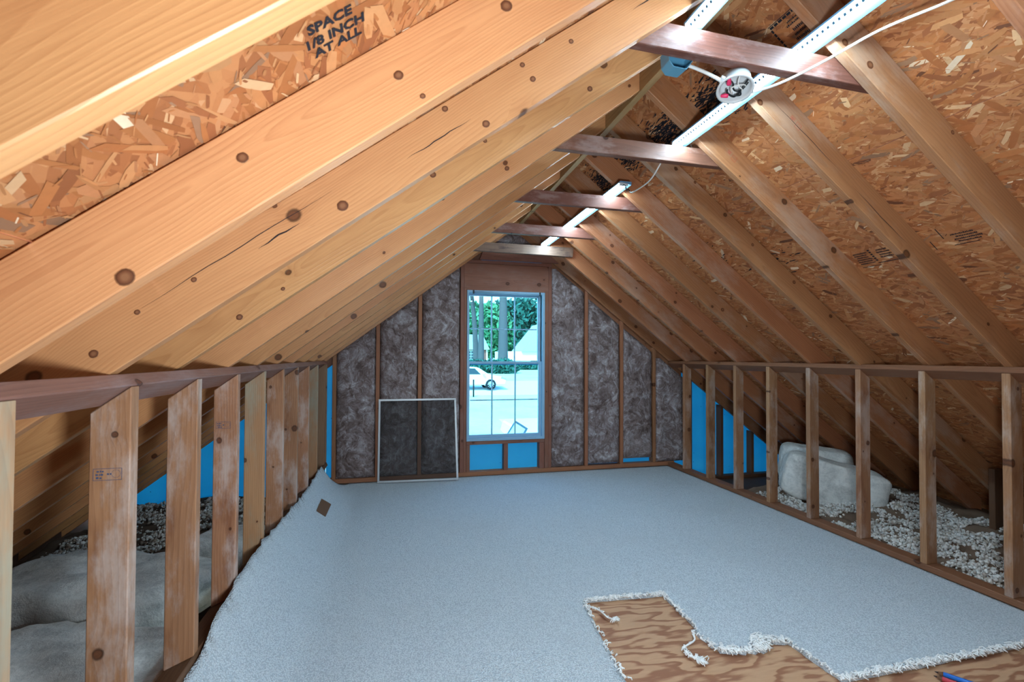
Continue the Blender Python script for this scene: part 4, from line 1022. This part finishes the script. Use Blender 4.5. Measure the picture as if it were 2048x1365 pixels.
shrub(.155*44, 44, (1.6, 1, .62), 'dark shrub above the parked white car', 31); shrub(.19*43, 43, (1.5, 1, .60), 'dark shrub right of the parked car windscreen', 32)
shrub(.222*42, 42, (1.5, 1, .70), 'rounded dark shrub left of the sunny lawn strip', 33); shrub(.30*47, 47, (3.2, .8, .38), 'long low hedge at the right of the lower sash', 34)  # the long low one is added in place of a strip of shade
# brick house
hb = empty('brick_house', (16.5, 100, gz(100)), label='brick house with a white window beyond the tree trunks', cat='house'); gy = gz(100)
box('brick_wall', (11.5, 100, gy-.3), (18.7, 106, gy+2.3), MAT['brick'], hb, 0)
bw = box('window', (14.4, 99.9, gy+.15), (15.9, 99.99, gy+2.1), MAT['white_wall'], hb, 0)
for i in range(2):
    for j in range(3): box('pane', (14.5+i*.67, 99.86, gy+.25+j*.6), (15.1+i*.67, 99.895, gy+.78+j*.6), MAT['car_glass'], bw, 0)
box('corner_trim', (18.5, 99.9, gy-.2), (18.78, 99.99, gy+2.3), MAT['white_wall'], hb, 0)
prism('roof', [(0, 0), (8.2, 0), (6.6, 3.2), (1.2, 3.2)], 7, MAT['roof'], hb, Matrix.Translation((11.0, 99.5, gy+2.3)), 0)
gy = gz(88)
hw = empty('white_house', (26, 88, gy), label='white house with a pale hip roof at the right of the upper sash', cat='house')
box('siding', (19.6, 88, gy-.3), (36, 96, gy+1.75), MAT['white_wall'], hw, 0)
prism('roof', [(0, 0), (14, 0), (9.5, 5.6), (4.6, 5.6)], 9, MAT['roof'], hw, Matrix.Translation((23.2, 87.5, gy+1.75)), 0)
# parked car
def car(x, y, z, facing, label, tag):
    t = empty('car', (x, y, z), label=label, cat='car')
    s = facing
    side = [(-2.3, .32), (2.3, .30), (2.38, .55), (2.25, .78), (1.25, .96), (.55, 1.40), (-.85, 1.44), (-1.75, 1.02), (-2.3, .95), (-2.4, .6)]
    mw = Matrix.Translation((x, y-.88, z)) @ Matrix.Diagonal((1, 1, 1, 1))
    prism('body', side, 1.76, MAT['car_white'], t, mw, .05)
    prism('side_window', [(-1.45, .98), (.72, .97), (.34, 1.34), (-.82, 1.37)], .02, MAT['car_glass'], t, Matrix.Translation((x, y-.905, z)), .004)
    for a in (-1.40, 1.36):
        for yy in (-.86, .66):
            wm = Matrix.Translation((x+a, y+yy, z+.33)) @ Matrix.Rotation(-math.pi/2, 4, 'X')
            b_ = lathe([(.20, -.06), (.33, -.05), (.335, .12), (.33, .2), (.2, .2)], 24); bmesh.ops.recalc_face_normals(b_, faces=b_.faces[:])
            wh = link('wheel', bm_mesh(b_, True), MAT['tyre'], t, wm)
            b_ = bmesh.new()
            for q_ in range(10):
                an = q_*math.pi/5; pb = prism_bm([(.02, -.016), (.21, -.012), (.21, .012), (.02, .016)], .03, 0)
                pb.transform(Matrix.Translation((0, 0, -.05)) @ Matrix.Rotation(an, 4, 'Z') @ Matrix.Rotation(-math.pi/2, 4, 'X'))
                mm = bpy.data.meshes.new('t'); pb.to_mesh(mm); pb.free(); b_.from_mesh(mm); bpy.data.meshes.remove(mm)
            link('rim', bm_mesh(b_), MAT['rim'], wh, wm)
    prism('headlight', [(2.0, .72), (2.36, .62), (2.36, .70), (2.05, .83)], .03, MAT['rim'], t, Matrix.Translation((x, y-.91, z)), .004)
    tube('door_mirror', [(x+.85, y-.95, z+1.0), (x+.95, y-1.08, z+1.02)], [.07, .06], MAT['car_white'], t, 8)
    return t
cy = 29.8
car(.1948*29-1.36, cy, gz(cy)+.03, 1, 'white parked sedan seen through the lower sash', 'a')
tube('lamp_post', [(.1577*26.5, 26.5, gz(26.5)), (.1577*26.5, 26.5, gz(26.5)+1.0)], .045, MAT['tyre'], None, 8, label='thin dark post standing in front of the parked sedan', cat='post')
# white vehicle in the driveway, seen from above: its dark framed window
v = empty('van', (4.6, 14.5, gz(14.5)), label='white vehicle with a dark framed window at the bottom of the view outside', cat='van')
zt_ = H - .176*14.0
prism('body', [(0, 0), (1.9, 0), (1.95, .5), (1.75, 1.35), (.2, 1.35), (-.05, .5)], 4.4, MAT['car_white'], v, Matrix.Translation((3.75, 13.4, zt_-1.35)), .06)
wq = [(-.34, -.18), (-.02, .26), (.34, .0), (.14, -.30)]
def ring_poly(sc_, t): return [(a*sc_, b*sc_) for a, b in wq]
mwv = frame((1, 0, 0), (0, .45, .89), (0, -.89, .45), (.2535*13.3, 13.3, H-.159*13.3))
bm = bmesh.new(); A = [bm.verts.new((a, b, .02)) for a, b in wq]; B = [bm.verts.new((a*.78, b*.78, .02)) for a, b in wq]; A2 = [bm.verts.new((a, b, -.03)) for a, b in wq]; B2 = [bm.verts.new((a*.78, b*.78, -.03)) for a, b in wq]
for i in range(4):
    j = (i+1) % 4; bm.faces.new((A[i], A[j], B[j], B[i])); bm.faces.new((A[j], A[i], A2[i], A2[j])); bm.faces.new((B[i], B[j], B2[j], B2[i])); bm.faces.new((A2[i], B2[i], B2[j], A2[j]))
bmesh.ops.recalc_face_normals(bm, faces=bm.faces[:])
link('window_frame', bm_mesh(bm), MAT['car_glass'], v, mwv)
link('window_glass', np_mesh([(a*.78, b*.78, -.01) for a, b in wq], [(0, 1, 2, 3)]), MAT['rim'], v, mwv)  # pale pane: the reflected sky is put into its colour
